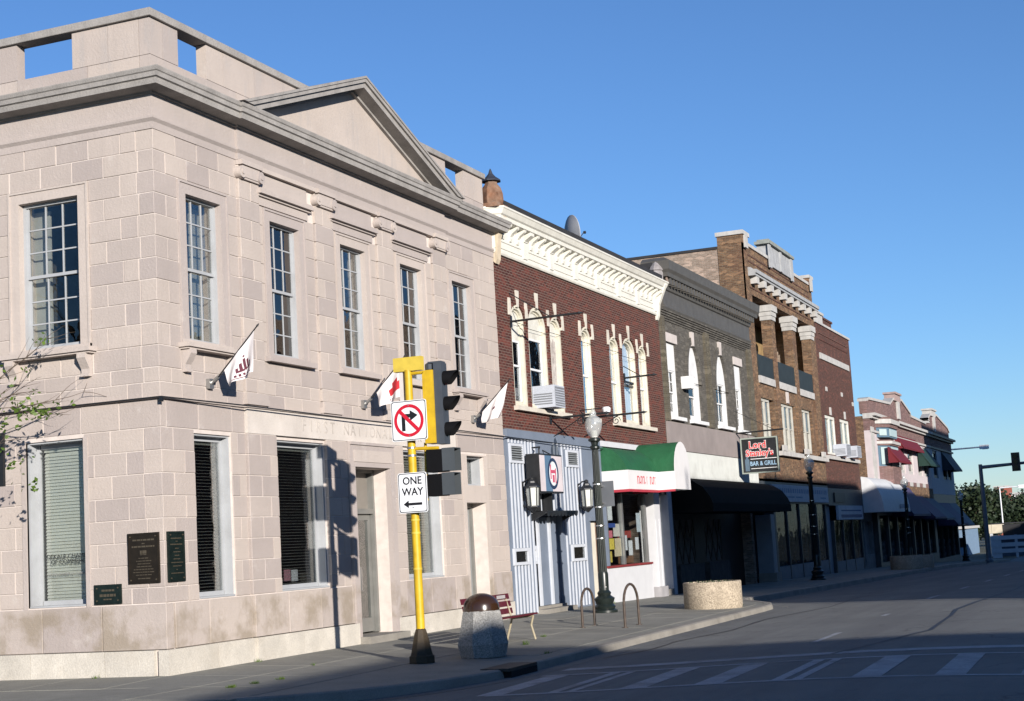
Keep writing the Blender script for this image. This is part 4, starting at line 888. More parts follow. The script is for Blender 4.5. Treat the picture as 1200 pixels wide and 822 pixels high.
for k in range(5): box(gb, 'corbel_course', BRICKG, X0 + .02, X1, -.03 - .025 * k, .0, 8.52 + .07 * k, 8.55 + .07 * k + .02)
CDW = mat('white painted window infill', (.76, .77, .77), .5, .05, 4, dirt=.2)
for t_, a, b, z0, z1 in GWn:
    fr = .07; c = (a + b) / 2
    top = rect(a, b, z0, z1) if t_ == 'r' else ogive(a, b, z0, 6.85, z1)
    zt = 6.95
    xa, xb = (a + .08, b - .1) if t_ == 'r' else (a + .08, b - .32 if a < 32 else b - .16)
    o = MB().wall(0, 0, 0, 0, [rect(xa, xb, z0 + .1, zt)], .05, .3, top=top).build('window', CDW, gb)
    sash(o, Tf, xa, xb, z0 + .1, zt, .1, 2 if a > 32 else 1, 1, CDW, GLASSB, .05, .03, 'sash') if t_ == 'a' else sash(o, Tf, xa, xb, z0 + .1, zt, .1, 2, 2, CDW, GLASSB, .05, .03, 'sash')
    box(gb, 'sill', CDW, a - .12, b + .35, -.14, .2, z0 - .12, z0 - .005)
    if t_ == 'r': box(gb, 'lintel', mat('pinkish stone lintel', (.55, .5, .47), .8, .1, 3), a - .1, b + .12, -.05, .0, z1 + .01, z1 + .3)
    else:
        MB().prism([(c - .1, z1 - .05), (c + .1, z1 - .05), (c + .16, z1 + .42), (c - .16, z1 + .42)], 'd', -.08, .2).build('keystone', mat('pinkish stone lintel', (.55, .5, .47)), gb)
        MB().wall(0, 0, 0, 0, [ogive(a - .02, b + .02, 6.7, 6.85, z1 + .01)], -.05, .02, top=ogive(a - .25, b + .25, 6.7, 6.85, z1 + .25)).build('arch_hood', BRICKG, gb)
box(gb, 'stucco_band', mat('taupe stucco band', (.27, .235, .225), .9, .12, 1.2, bmp=.006, bscale=30, dirt=.4, dirtc=(.2, .18, .17)), X0 + .02, X1 - .3, -.06, .0, 4.37, 5.26)
for k in range(7): 
    x = 27.0 + k * 1.65; box(gb, 'fascia_panel', mat('white fascia panel', (.66, .68, .64), .6, .06, 3, .05, dirt=.25), x, min(x + 1.63, X1 - .05), -.05, .0, 3.5, 4.35)
GPATH = [((X0 + .55, .5), (-1, 0)), ((X0 + .55, 0), (-1, -1)), ((X1 - .02, 0), (1, -1)), ((X1 - .02, .3), (1, 0))]
sweep(gb, 'cornice', DARKC, GPATH, [(-.2, 8.88), (.06, 8.88), (.09, 8.95), (.09, 9.0), (.05, 9.03), (.05, 9.5), (.1, 9.53), (.12, 9.62), (.12, 9.8), (.16, 9.83), (.34, 9.86), (.36, 9.98), (.42, 10.08), (.44, 10.28), (.45, 10.36), (.2, 10.5), (-.2, 10.55)])
for k in range(33):
    x = X0 + .62 + k * .345; MB().box(x, x + .15, -.30, -.1, 9.66, 9.86).build('dentil', DARKC, gb)
MB().box(28.98, 29.5, -.3, .0, 6.42, 6.82).build('wall_box', CDW, gb)
# black awning and dark shopfront under it
BLKC = mat('black awning canvas', (.006, .0065, .007), .85, .2, 2, spec=.1)
ay = -1.3; prof = [(0, 3.46), (-.35, 3.44), (-.7, 3.34), (-1.0, 3.14), (-1.2, 2.86), (ay, 2.62), (ay, 2.36), (0, 2.36)]
MB().prism(prof, 'u', 27.0, 38.1).build('awning', BLKC, gb, smooth=20)
DW = mat('dark brown stained boards', (.03, .02, .014), .6, .3, 3)
MB().wall(X0 + .1, X1 - .1, -.4, 3.5, [rect(29.6, 31.9, .75, 2.2), rect(33.2, 35.4, .75, 2.2)], .75, .9).box(X0 + .01, X0 + .1, .0, .9, -.4, 3.5).build('shopfront', DW, gb)
STB = mat('grey rubble base', (.09, .085, .08), .9, .3, 4, bmp=.02, bscale=9)
for a, b in ((29.3, 32.2), (32.9, 35.7)): box(gb, 'stone_base', STB, a, b, .55, .74, -.45, .72)
for a, b in ((29.6, 31.9), (33.2, 35.4)):
    o = box(gb, 'timber_panel', mat('dim cream plaster', (.17, .16, .14), .9, .2, 2), a, b, .78, .84, .75, 2.2)
    n = 3; w_ = (b - a) / n
    for k in range(n):
        for s_ in (0, 1):
            p = (a + k * w_ + (0 if s_ else w_), .75) ; q = (a + k * w_ + (w_ if s_ else 0), 2.2)
            dx = .05; MB().prism([(p[0] - dx, p[1]), (p[0] + dx, p[1]), (q[0] + dx, q[1]), (q[0] - dx, q[1])], 'd', .755 - .006 * s_, .78).build('timber', DW, o)
MB().box(36.3, 37.3, .8, .9, -.3, 2.1).build('door', mat('black brown door', (.02, .014, .012), .5), gb)
# ---- hanging sign of the bar
ls = thing('hanging_sign', (35.5, 0, 5), 'black square bar and grill sign with red and white blackletter, hanging over the black awning', 'sign')
MB().box(35.42, 35.58, -1.56, -.22, 3.77, 5.03).build('case', BLACKM, ls)
MB().tube((35.5, .0, 5.25), (35.5, -1.8, 5.28), .03).tube((35.5, -.5, 5.03), (35.5, -.5, 5.26), .015).tube((35.5, -1.35, 5.03), (35.5, -1.35, 5.27), .015).tube((35.5, 0, 6.1), (35.5, -1.5, 5.27), .01).build('bracket', BLACKM, ls)
fr = MB(); x = 35.415
for y0, y1, z0, z1 in ((-1.57, -.21, 5.0, 5.045), (-1.57, -.21, 3.755, 3.8), (-1.57, -1.525, 3.8, 5.0), (-.255, -.21, 3.8, 5.0)): fr.box(x - .02, x + .01, y0, y1, z0, z1)
fr.build('frame', mat('grey green sign frame', (.30, .34, .30), .5), ls)
LSR = mat('red sign letters', (.62, .03, .03), .5); LSW = mat('white letter outline', (.85, .85, .85), .5); LSB = mat('pale blue sign letters', (.30, .45, .60), .5)
for s_, y, z, sz in (('Lord', -.83, 4.77, .36), ('Stanley\'s', -.89, 4.48, .32)):
    text(s_, LSW, ls, (35.412, y, z), XL, UP, sz, .002, offset=.02, sx=.92); text(s_, LSR, ls, (35.405, y, z), XL, UP, sz, .002, offset=.006, sx=.92)
text('BAR & GRILL', LSB, ls, (35.41, -1.0, 4.10), XL, UP, .22, .002, offset=.004, sx=.78)
MB().box(35.405, 35.412, -1.5, -.55, 4.265, 4.285).box(35.405, 35.412, -1.5, -.55, 3.92, 3.94).build('rule_line', LSW, ls, kind='stuff')
MB().box(35.405, 35.412, -.5, -.34, 3.85, 4.28).box(35.404, 35.41, -.46, -.38, 4.28, 4.36).build('emblem', mat('dim blue emblem', (.09, .14, .19), .5), ls)
# ================================================================ tan brick building with the balcony
X0, X1 = 38.82, 52.1
tb = thing('tan_brick_building', (X0, 0, -.2), 'tall tan brown brick building with white capped piers around a top floor balcony', 'building')
STW = mat('weathered white stone', (.47, .46, .44), .75, .14, 4, streak=.4); STGY = mat('weathered grey stone panel', (.36, .37, .38), .8, .15, 4, streak=.4)
box(tb, 'front_wall', BRICKT, X0, X1, -.0, .35, 10.95, 12.85)
MB().wall(X0, X1, 3.6, 7.46, [rect(40.15, 42.4, 4.97, 6.9), rect(43.5, 46.3, 4.87, 6.9), rect(47.7, 49.9, 4.97, 6.9)], 0, .35).build('front_wall', BRICKT, tb)
MB().box(X0, 40.0, .0, .5, 7.46, 10.95).box(51.3, X1, .0, .5, 7.46, 10.95).build('corner_pier', BRICKT, tb)
for a, b in ((42.62, 43.35), (46.65, 47.38), (50.5, 51.22)):
    p = box(tb, 'pier', BRICKT, a, b, -.07, .33, 4.95, 10.25)
    MB().box(a - .04, b + .04, -.11, .36, 10.25, 10.42).box(a - .07, b + .07, -.14, .38, 10.421, 10.6).box(a - .12, b + .12, -.19, .42, 10.601, 10.86).build('pier_cap', STW, p)
BALC = mat('dark green black balcony boarding', (.022, .03, .032), .6, .2)
for a, b in ((40.0, 42.62), (43.35, 46.65), (47.38, 50.5)):
    box(tb, 'balcony_panel', BALC, a, b, -.04, .06, 7.76, 8.6); box(tb, 'balcony_curb', STW, a, b, -.08, .2, 7.47, 7.755)
MB().box(X0 + .2, X1, 2.2, 2.5, 7.46, 10.95).build('balcony_back_wall', mat('ochre balcony wall', (.30, .2, .09), .9, .2), tb)
for x in (40.8, 44.2, 48.3):
    o = MB().wall(0, 0, 0, 0, [rect(x + .1, x + .9, 8.0, 9.7)], 2.1, 2.2, top=rect(x, x + 1, 7.8, 9.8)).build('balcony_window', mat('dull white frame', (.4, .4, .36), .6), tb); box(o, 'pane', GLASSB, x + .1, x + .9, 2.15, 2.155, 8.0, 9.7)
MB().box(X0 + .1, X1, .35, 2.5, 7.3, 7.45).box(X0 + .1, X1, .35, 2.5, 10.96, 11.1).build('balcony_floor', BRICKM, tb)
MB().box(X0, X0 + .3, .5, 20, -.8, 12.72).build('side_wall', BRICKP, tb); MB().box(X0 - .02, X0 + .3, -.0, .95, 10.4, 12.86).build('side_wall_quoin', BRICKT, tb)
MB().box(X1 - .3, X1 - .01, .4, 20, -.8, 12.7).box(X0 + .3, X1 - .3, 19.7, 20, -.8, 12.7).build('rear_wall', BRICKP, tb)
box(tb, 'roof', ROOFK, X0 - .05, X0 + .4, .95, 20, 12.72, 12.82); box(tb, 'roof_deck', ROOFK, X0 + .3, X1 - .3, .4, 19.7, 12.2, 12.3)
box(tb, 'interior', DARK, X0 + .3, X1 - .3, 2.6, 2.7, -.3, 12); box(tb, 'interior_floor', DARK, X0 + .3, X1 - .3, .4, 2.6, 3.9, 4.1)
# parapet: corner piers, coping, raised central stone panel
MB().box(X0 - .02, 39.7, -.06, .95, 12.87, 13.2).build('corner_block', BRICKT, tb); MB().box(X0 - .08, 39.8, -.12, 1.0, 13.2, 13.36).box(39.0, 39.45, -.13, -.06, 12.7, 13.2).build('corner_cap', STW, tb)
MB().box(39.8, 43.2, -.06, .4, 12.86, 12.99).box(47.6, 51.3, -.06, .4, 12.86, 12.99).build('coping', STW, tb, kind='stuff')
MB().box(43.2, 47.6, -.08, .4, 12.62, 13.5).box(43.1, 43.5, -.14, -.08, 12.5, 13.5).box(47.3, 47.7, -.14, -.08, 12.5, 13.5).box(45.25, 45.55, -.13, -.08, 12.62, 13.5).build('name_panel', STGY, tb)
MB().box(43.0, 47.8, -.2, .45, 13.5, 13.62).box(43.3, 47.5, -.1, .4, 13.62, 13.74).build('panel_cap', mat('green grey stone cap', (.25, .27, .25), .8, .2, 4), tb)
MB().box(51.3, X1 + .02, -.06, .5, 12.87, 13.2).build('corner_block', BRICKT, tb); MB().box(51.25, X1 + .06, -.12, .55, 13.2, 13.34).box(51.5, 51.9, -.13, -.06, 12.6, 13.2).build('corner_cap', STW, tb)
MB().box(39.6, 51.95, -.1, .0, 11.9, 12.0).box(39.6, 51.95, -.34, .0, 11.75, 11.9).box(39.6, 51.95, -.28, .0, 11.66, 11.75).build('stone_cornice', STGY, tb)
for k in range(10): box(tb, 'modillion', STW, 39.9 + k * 1.27, 40.35 + k * 1.27, -.26, .0, 11.38, 11.655)
for z in (12.25, 12.5, 11.2): box(tb, 'brick_course', BRICKM, X0 + .9, X1 - .8, -.02, .0, z, z + .05)
FRW = mat('grey cream window frame', (.47, .46, .41), .6, .1, 5, streak=.3)
def win3(parent, a, b, z0, z1, n, d=.1, m=FRW, g=GLASS):
    w_ = (b - a) / n
    for k in range(n): sash(parent, Tf, a + k * w_ + .005, a + (k + 1) * w_ - .005, z0, z1, d, 1, 1, m, g, .09, .03)
win3(tb, 40.2, 41.8, 4.98, 6.88, 2); win3(tb, 43.55, 46.1, 4.88, 6.88, 3); win3(tb, 47.7, 49.6, 4.98, 6.88, 2)
box(tb, 'shade', mat('white roller shade', (.55, .55, .5), .8), 40.25, 41.75, .3, .31, 5.6, 6.8)
box(tb, 'shade', mat('dull cream shade', (.32, .31, .26), .8), 43.6, 46.0, .3, .31, 5.0, 6.8); box(tb, 'shade', mat('dull cream shade', (.3, .3, .26)), 47.8, 49.5, .3, .31, 5.9, 6.8)
for a, b in ((42.4, 46.6), (47.4, 52.0)): box(tb, 'sill_course', STW, a, b, -.2, .0, 4.68, 4.86)
for x in (42.6, 46.9, 50.6): box(tb, 'pier_base', STW, x, x + .6, -.24, -.14, 4.87, 5.1)
box(tb, 'window_hood', mat('pinkish stone lintel', (.5, .5, .5)), 44.7, 45.05, -.06, .0, 6.95, 7.42)
FAC = mat('white shop fascia', (.50, .53, .58), .6, .1, 2.5)
fa = box(tb, 'fascia_sign', FAC, 40.5, 51.6, -.1, .0, 2.82, 3.5)
FTX = mat('faded blue sign print', (.2, .28, .42), .6)
mb = MB(); x = 41.2
while x < 51:
    w_ = R.uniform(.15, .35); mb.box(x, x + w_, -.104, -.1, 3.18, 3.36); x += w_ + .14
for (a, b) in ((43, 44.4), (44.7, 46), (49.8, 51)): mb.box(a, b, -.104, -.1, 2.98, 3.04)
mb.build('worn_print', FTX, fa, kind='stuff')
SHD = mat('dark shopfront metal', (.05, .055, .06), .5, .2); SHB = mat('blue grey bulkhead panel', (.13, .16, .20), .6, .15)
SHG = glassmat('dark shop glass', (.8, .85, .88), 1.4, mul=.1)
def shopfront(par, xs_, z0, zb, zt, d=.1, bulk=SHB, frame=SHD, zbase=-.7):
    for a, b in zip(xs_, xs_[1:]):
        box(par, 'bulkhead_panel', bulk, a + .05, b - .05, d - .04, d + .2, zbase, zb); box(par, 'shop_mullion', frame, a - .05, a + .05, d - .06, d + .2, zbase, zt)
        box(par, 'shop_pane', SHG, a + .05, b - .05, d, d + .006, zb, zt)
    box(par, 'shop_mullion', frame, xs_[-1] - .05, xs_[-1] + .05, d - .06, d + .2, zbase, zt)
shopfront(tb, [41.2, 43.4, 45.8, 48.3], 0, .25, 2.75); shopfront(tb, [49.4, 51.4], 0, .25, 2.75)
MB().box(38.9, 39.5, -.3, .3, -.7, 2.3).build('shop_column', mat('grey blue column', (.24, .27, .30), .6, .1), tb); box(tb, 'column_base', KERB, 38.8, 39.65, -.4, .3, -.7, .1)
MB().box(40.4, 40.7, -.1, .3, -.7, 2.8).box(X0, X1, .0, .35, 2.75, 3.7).build('shop_frame', SHD, tb)
MB().box(48.4, 49.3, .8, .86, -.5, 2.0).build('door', SHD, tb)
# ================================================================ brown red brick building
X0, X1 = 52.12, 61.0
mbld = thing('red_brick_building', (X0, 0, -.4), 'narrow brown red brick building with a white stone band, right of the balcony building', 'building')
MB().wall(X0, X1, 3.4, 11.25, [rect(52.9, 55.5, 5.1, 6.95), rect(56.6, 59.2, 5.1, 6.95)], 0.01, .35).build('front_wall', BRICKM, mbld)
MB().box(X0, X0 + .2, .35, 18, -1, 11).box(X1 - .3, X1 - .01, .35, 18, -1, 11.2).box(X0 + .2, X1 - .3, 17.7, 18, -1, 11).build('rear_wall', BRICKP, mbld)
box(mbld, 'roof', ROOFK, X0 + .2, X1 - .3, .35, 17.7, 10.6, 10.75); box(mbld, 'interior', DARK, X0 + .2, X1 - .3, 2.6, 2.7, -.5, 10); box(mbld, 'interior_floor', DARK, X0 + .2, X1 - .3, .35, 2.6, 4.3, 4.5)
box(mbld, 'coping', STW, X0 + .02, X1 + .05, -.05, .4, 11.25, 11.36)
MB().box(52.6, 54.1, -.03, .4, 11.36, 11.72).box(52.5, 54.2, -.09, .45, 11.72, 11.84).build('parapet_block', STW, mbld)
MB().box(54.1, 56.4, .0, .4, 11.36, 11.6).box(54.1, 56.5, -.05, .45, 11.6, 11.7).build('raised_parapet', BRICKM, mbld)
box(mbld, 'stone_band', STW, 52.75, 60.2, -.05, .0, 9.57, 9.86)
for z in (10.5, 10.8): box(mbld, 'brick_course', BRICKR, 53, 60.2, -.015, .01, z, z + .04)
for x in (53.6, 57.5, 60.4): box(mbld, 'tie_plate', STW, x, x + .35, -.03, .01, 8.1 - (x > 60) * .3, 8.3 - (x > 60) * .3)
PW = mat('white window infill', (.66, .66, .60), .6, .08, 4, streak=.3)
for a, b in ((52.95, 55.45), (56.65, 59.15)):
    o = MB().wall(0, 0, 0, 0, [rect(a + .2, a + 1.1, 5.2, 6.8), rect(a + 1.35, b - .2, 5.2, 6.8)], .06, .2, top=rect(a, b, 5.11, 6.94)).build('window', PW, mbld)
    for p, q in ((a + .2, a + 1.1), (a + 1.35, b - .2)): box(o, 'pane', GLASS, p, q, .12, .126, 5.2, 6.8); box(o, 'shade', PW, p, q, .17, .18, 5.2, 6.8)
    box(mbld, 'keystone', STW, (a + b) / 2 - .12, (a + b) / 2 + .14, -.06, .0, 6.98, 7.35)
box(mbld, 'sill', STW, 52.4, 60.6, -.14, .01, 4.85, 5.02)
aircon(55.0, 56.1, -.5, 5.05, 5.62, 'left one of the two air conditioners on the brown red building'); aircon(57.6, 58.7, -.55, 5.05, 5.62, 'right one of the two air conditioners on the brown red building')
sg = box(mbld, 'shop_sign', FAC, 53.7, 60.2, -.12, .0, 2.03, 2.70); MB().box(54.4, 59.6, -.124, -.12, 2.43, 2.49).box(54.3, 59.8, -.124, -.12, 2.12, 2.27).build('worn_print', mat('navy sign print', (.05, .09, .2), .6), sg, kind='stuff')
MB().box(X0, X1, .0, .35, 2.7, 3.5).build('shop_head', SHD, mbld); MB().box(53.4, 56, -.06, .0, 2.85, 3.3).build('old_sign', mat('black old sign board', (.02, .022, .025), .5), mbld)
shopfront(mbld, [53.2, 55.5, 58.0, 60.4], 0, .1, 2.0, zbase=-1); MB().box(52.2, 53.1, .2, .3, -1, 2.7).build('door', mat('grey blue column', (.24, .27, .30)), mbld)
# ================================================================ low awning shop, and the two gabled buildings beyond
def half_awning(par, x0, x1, zt, zb, p, m, name='awning', conv=True):
    n = 7; prof = [(-p * math.sin(math.pi / 2 * k / n) if conv else -p * k / n, zb + (zt - zb) * (math.cos(math.pi / 2 * k / n) if conv else 1 - k / n)) for k in range(n + 1)]
    prof = [(q[0], q[1]) for q in prof] + [(0, zb)]
    return MB().prism(prof, 'u', x0, x1).build(name, m, par, smooth=25)
X0, X1 = 61.05, 65.3
sh = thing('low_shop', (X0, 0, -.6), 'single storey shop with a domed white awning between the brick buildings', 'building')
MB().wall(X0, X1, -1, 4.2, [rect(61.6, 62.6, -.4, 1.9), rect(62.9, 65, .2, 1.9)], .3, .5).box(X0, X1, .5, 12, -1, 4.1).build('wall', mat('dim grey stucco', (.2, .21, .22), .8, .15), sh)
aw2 = half_awning(sh, 61.1, 70.2, 4.2, 2.35, 1.05, mat('white canvas awning', (.62, .64, .66), .6, .06))
MB().box(66.5, 69.8, -1.065, -1.05, 2.55, 2.75).build('worn_print', FTX, aw2)
def gable_building(x0, x1, zc, label, bay, wm, em, gx, seedz=0, mirror=False):
    t = thing('gabled_building', (x0, 0, gs(x0)), label, 'building')
    zg = gs(x0) - 1
    wins = [(x0 + w0, x0 + w1) for w0, w1 in ((9.5, 11.8), (13.0, 15.3), (17.2, 19.2), (20, 22))] if bay else [(x0 + w0, x0 + w1) for w0, w1 in ((1.5, 3.8), (6.6, 8.6), (9.4, 11.2))]
    zs0, zs1 = 4.2, zc
    MB().wall(x0, x1, 3.6, zc - .9, [rect(a, b, 4.7, 6.6) for a, b in wins], 0, .35).build('front_wall', wm, t)
    box(t, 'brick_frieze', em, x0, x1, .0, .35, zc - .9, zc - .25)
    MB().box(x0 - .05, x1 + .1, -.18, .35, zc - .25, zc - .12).box(x0 - .05, x1 + .1, -.35, .35, zc - .12, zc + .03).build('cornice', STW if bay else DARKC, t)
    MB().box(x0 - .03, x1 + .05, -.12, .0, zc - 1.0, zc - .88).build('string_course', STW if bay else DARKC, t)
    # stepped gable parapet
    g = gx; pl = [(x0, zc + .03), (x1, zc + .03), (x1, zc + .6), (g + 5.3 if bay else x1 - .3, zc + .7), (g + 5.1 if bay else x1 - 1, zc + .9), (g + 1.7, zc + 1.5), (g - 1.7, zc + 1.35), (g - 3, zc + 1.0), (x0 + 2 if not bay else x0 + .5, zc + .8), (x0, zc + .7)]
    MB().prism(pl, 'd', .1, .5).build('stepped_gable', em, t)
    for (a, za), (b, zb) in zip(pl[2:-1], pl[3:]):
        mb_ = MB(); mb_.prism([(a, za), (b, zb), (b, zb + .14), (a, za + .14)], 'd', .02, .58); mb_.build('coping', STW, t)
    MB().box(g - 1.4, g + .9, -.02, .6, zc + 1.35, zc + 1.75).box(g - 1.5, g + 1.0, -.1, .66, zc + 1.75, zc + 1.87).build('gable_block', STW if not bay else mat('brownish pink stone', (.36, .27, .25), .8, .15), t)
    box(t, 'gable_pilaster', STW, g - .35, g + .45, -.02, .1, zc + .3, zc + 1.35)
    MB().box(x0, x0 + .35, .35, 16, zg, zc - .1).box(x1 - .35, x1, .35, 16, zg, zc - .1).box(x0 + .35, x1 - .35, 15.7, 16, zg, zc - .1).build('side_wall', BRICKT if bay else BRICKM, t)
    box(t, 'roof', ROOFK, x0 + .35, x1 - .35, .35, 15.7, zc - .3, zc - .15); box(t, 'interior', DARK, x0 + .35, x1 - .35, 2.5, 2.6, zg, zc - 1)
    for a, b in wins:
        sash(t, Tf, a, b, 4.7, 6.6, .1, 1, 1, STW if bay else SHD, GLASS, .16, .05)
    MB().wall(x0, x1, zg, 3.6, [rect(a, a + 2.9, zg + 1.2, 2.2) for a in frange(x0 + .6, x1 - 3.4, 3.4)], .02, .35).build('shopfront_wall', SHD, t)
    for a in frange(x0 + .6, x1 - 3.4, 3.4): box(t, 'shop_pane', SHG, a, a + 2.9, .15, .156, zg + 1.2, 2.2)
    return t, wins
XA, XB, XC = 65.35, 88.6, 101.4
PINKW = mat('pinkish white painted wall', (.55, .49, .50), .8, .08, 2); BLUEG = mat('pale blue grey wall', (.34, .38, .44), .7, .08, 2)
g1, w1_ = gable_building(XA, XB, 7.7, 'pinkish white two storey building with stepped gable, corner bay and red awnings', True, PINKW, BRICKV, 76.4)
g2, w2_ = gable_building(XB + .02, XC, 7.7, 'shaded end building with stepped brick gable and dark green awnings', False, BLUEG, BRICKV, 92.8)
box(g1, 'stone_quoin', STW, XA, XA + .9, -.05, .0, 4.1, 7.0)
# the projecting bay with its own little roof
b0, b1 = 67.2, 72.2
bay = MB().prism([(b0, 0), (b0 + 1.0, -.6), (b1 - 1.0, -.6), (b1, 0)], 'z', 3.9, 4.9).prism([(b0, 0), (b0 + 1.0, -.6), (b1 - 1.0, -.6), (b1, 0)], 'z', 6.05, 6.35).prism([(b0, 0), (b0 + 1.0, -.6), (b1 - 1.0, -.6), (b1, 0)], 'z', 7.05, 7.25).build('bay_window', BRICKV, g1)
for z0, z1, o_ in ((6.35, 6.5, .08), (7.25, 7.5, .12)): MB().prism([(b0 - o_, 0), (b0 + 1.0 - o_, -.6 - o_), (b1 - 1.0 + o_, -.6 - o_), (b1 + o_, 0)], 'z', z0 - (.22 if z0 < 7 else 0), z1 - (.22 if z0 < 7 else 0)).build('bay_band', STW, bay)
BLF = mat('steel blue window frame', (.10, .17, .23), .5, .1)
for z0, z1 in ((4.9, 6.05), (6.5, 7.05)):
    core = MB().prism([(b0 + .1, 0), (b0 + 1.05, -.52), (b1 - 1.05, -.52), (b1 - .1, 0)], 'z', z0, z1).build('bay_core', BLF, bay)
    MB().box(b0 + 1.3, b1 - 1.3, -.57, -.52, z0 + .08, z1 - .08).build('pane', mat('pale curtained pane', (.42, .52, .52), .3, .05), core)
    for s_ in (0, 1):
        pa_ = Vector((b0 + .1, 0, 0)) if s_ == 0 else Vector((b1 - .1, 0, 0)); pb_ = Vector((b0 + 1.05, -.52, 0)) if s_ == 0 else Vector((b1 - 1.05, -.52, 0))
        a_ = pa_.lerp(pb_, .2); c_ = pa_.lerp(pb_, .8); n_ = Vector((-.03 if s_ == 0 else .03, -.03, 0)); a_ += n_; c_ += n_
        MB().add([(a_.x, a_.y, z0 + .1), (c_.x, c_.y, z0 + .1), (c_.x, c_.y, z1 - .1), (a_.x, a_.y, z1 - .1)], [(0, 1, 2, 3)]).build('pane', mat('pale curtained pane', (.42, .52, .52)), core)
MB().prism([(b0 - .1, 0), (b0 + .9, -.7), (b1 - .9, -.7), (b1 + .1, 0)], 'z', 7.5, 7.62).build('bay_roof', mat('brown bay roof', (.14, .08, .07), .7), bay)
RAW = mat('dark red canvas awning', (.13, .006, .012), .7, .12); GRA = mat('dark green canvas awning', (.006, .032, .024), .7, .15); NVA = mat('navy purple canvas awning', (.05, .04, .10), .7, .15); BGA = mat('blue grey canvas awning', (.06, .09, .13), .7, .15)
def wedge(par, x0, x1, y0, zt, zb, p, m):
    return MB().prism([(y0, zt), (y0 - p, zb), (y0 - p, zb - .12), (y0 - p + .03, zb - .12), (y0, zt - .1)], 'u', x0, x1).add([(x0, y0, zt - .1), (x0, y0 - p, zb - .1), (x0, y0, zb - .1), (x1, y0, zt - .1), (x1, y0 - p, zb - .1), (x1, y0, zb - .1)], [(0, 1, 2), (3, 4, 5)]).build('awning', m, par)
wedge(g1, b0 + .3, b1 - .2, -.5, 5.95, 5.15, .6, RAW); wedge(g1, XA + 8.4, XA + 17.0, 0, 6.95, 6.2, .5, RAW); wedge(g1, XA + 17.6, XA + 22.4, 0, 6.5, 5.4, .75, GRA)
wedge(g2, XB + 6.3, XB + 11.5, 0, 6.7, 5.4, .8, mat('dark teal canvas awning', (.02, .035, .05), .7))
for k in range(9): box(g1, 'frieze_tile', STW if k % 2 else BRICKV, XA + 8.6 + k * 1.4, XA + 9.9 + k * 1.4, -.05, .0, 3.95, 4.2)
box(g1, 'brick_spandrel', BRICKT, XA + 8, XB, -.03, .0, 3.0, 3.93)
wedge(g1, 70.4, 77.5, 0, 3.9, 2.2, 1.2, NVA); wedge(g1, 78.0, 83.2, 0, 3.4, 2.0, 1.4, NVA); wedge(g1, 83.6, 88.3, 0, 3.3, 1.9, 1.4, BGA); wedge(g2, 90, 96.5, 0, 3.0, 1.5, 1.3, NVA); wedge(g2, 96.8, 101.2, 0, 3.0, 1.4, 1.2, BGA)

# ================================================================ the other side of the street: casts the long shadows
def opp(name, x0, x1, y0, y1, h, label, m, shapes=(), storeys=2, T=None):
    t = thing(name, (x0, y0, gs(max(0, x0))), label, 'building')
    g = gs(max(0, x0)) - 1
    nw = max(1, int((x1 - x0) / 2.6)); w_ = (x1 - x0) / nw
    holes = []
    for s_ in range(1, storeys):
        zz = 1 + s_ * 4.0
        if zz + 2 < h - .4: holes += [rect(x0 + k * w_ + .7, x0 + (k + 1) * w_ - .7, zz, zz + 2) for k in range(nw)]
    MB().wall(x0, x1, g, h, holes, y0 - .3, y0).build('front_wall', m, t)
    MB().box(x0, x0 + .3, y1, y0 - .3, g, h).box(x1 - .3, x1, y1, y0 - .3, g, h).box(x0 + .3, x1 - .3, y1, y1 + .3, g, h - .02).box(x0 + .3, x1 - .3, y1 + .3, y0 - .3, h - .5, h - .3).build('side_and_rear_walls', m, t)
    if holes: box(t, 'glazing', GLASSB, x0 + .35, x1 - .35, y0 - .25, y0 - .24, 4, h - .6); box(t, 'interior', DARK, x0 + .35, x1 - .35, y0 - 1.5, y0 - 1.4, g, h - .6)
    MB().box(x0 - .0, x1 + .0, y0, y0 + .12, h - .35, h - .02).build('cornice', STGY, t)
    box(t, 'shop_band', SHD, x0 + .2, x1 - .2, y0, y0 + .04, g + 1, 3.2)
    for sp in shapes: MB().prism(sp, 'd', y0 - .55, y0 - .15).build('gable', m, t)
    return t
YF = -24.7; K = .3187 * 24.7
def up(x, z): return (x - 24.29, z + K)
opp('corner_block_building', -46, -16.75, -60, -24.6, 6.95, 'plain brick block on the corner behind the camera, across both streets', BRICKM)
a1 = [up(*p) for p in ((33.4, 2.9), (39.6, 2.9), (39.2, 5.0), (38.4, 5.8), (37.9, 6.4), (37.45, 7.55), (37.0, 6.6), (35.6, 5.3), (33.6, 4.3))]
opp('opposite_shop_row', up(26.05, 0)[0], up(39.6, 0)[0], -40, YF, up(0, 3.35)[1], 'brick shop row across the main street with a pointed gable', BRICKT, [a1], 3)
a2 = [up(*p) for p in ((50.2, 3.6), (55.2, 3.6), (54.6, 5.1), (53.6, 6.0), (52.75, 7.2), (52.3, 6.7), (51.4, 5.5), (50.6, 4.3))]
a3 = [up(*p) for p in ((45.9, 3.4), (41.0, 3.4), (41.3, 4.15), (44.4, 4.35))]
a4 = [up(*p) for p in ((55.9, 3.4), (56.1, 4.4), (56.6, 4.75), (57.2, 4.1), (58.2, 4.3), (58.9, 3.9), (59.2, 3.4))]
opp('opposite_gabled_row', up(39.62, 0)[0], up(60, 0)[0], -40, YF, up(0, 3.75)[1], 'red brick row across the main street with a tall narrow gable', BRICKR, [a2, a3, a4], 3)
opp('opposite_low_row', up(60.02, 0)[0], up(86.5, 0)[0], -38, YF, up(0, 3.35)[1], 'long low brick row across the main street', BRICKM, [], 3)
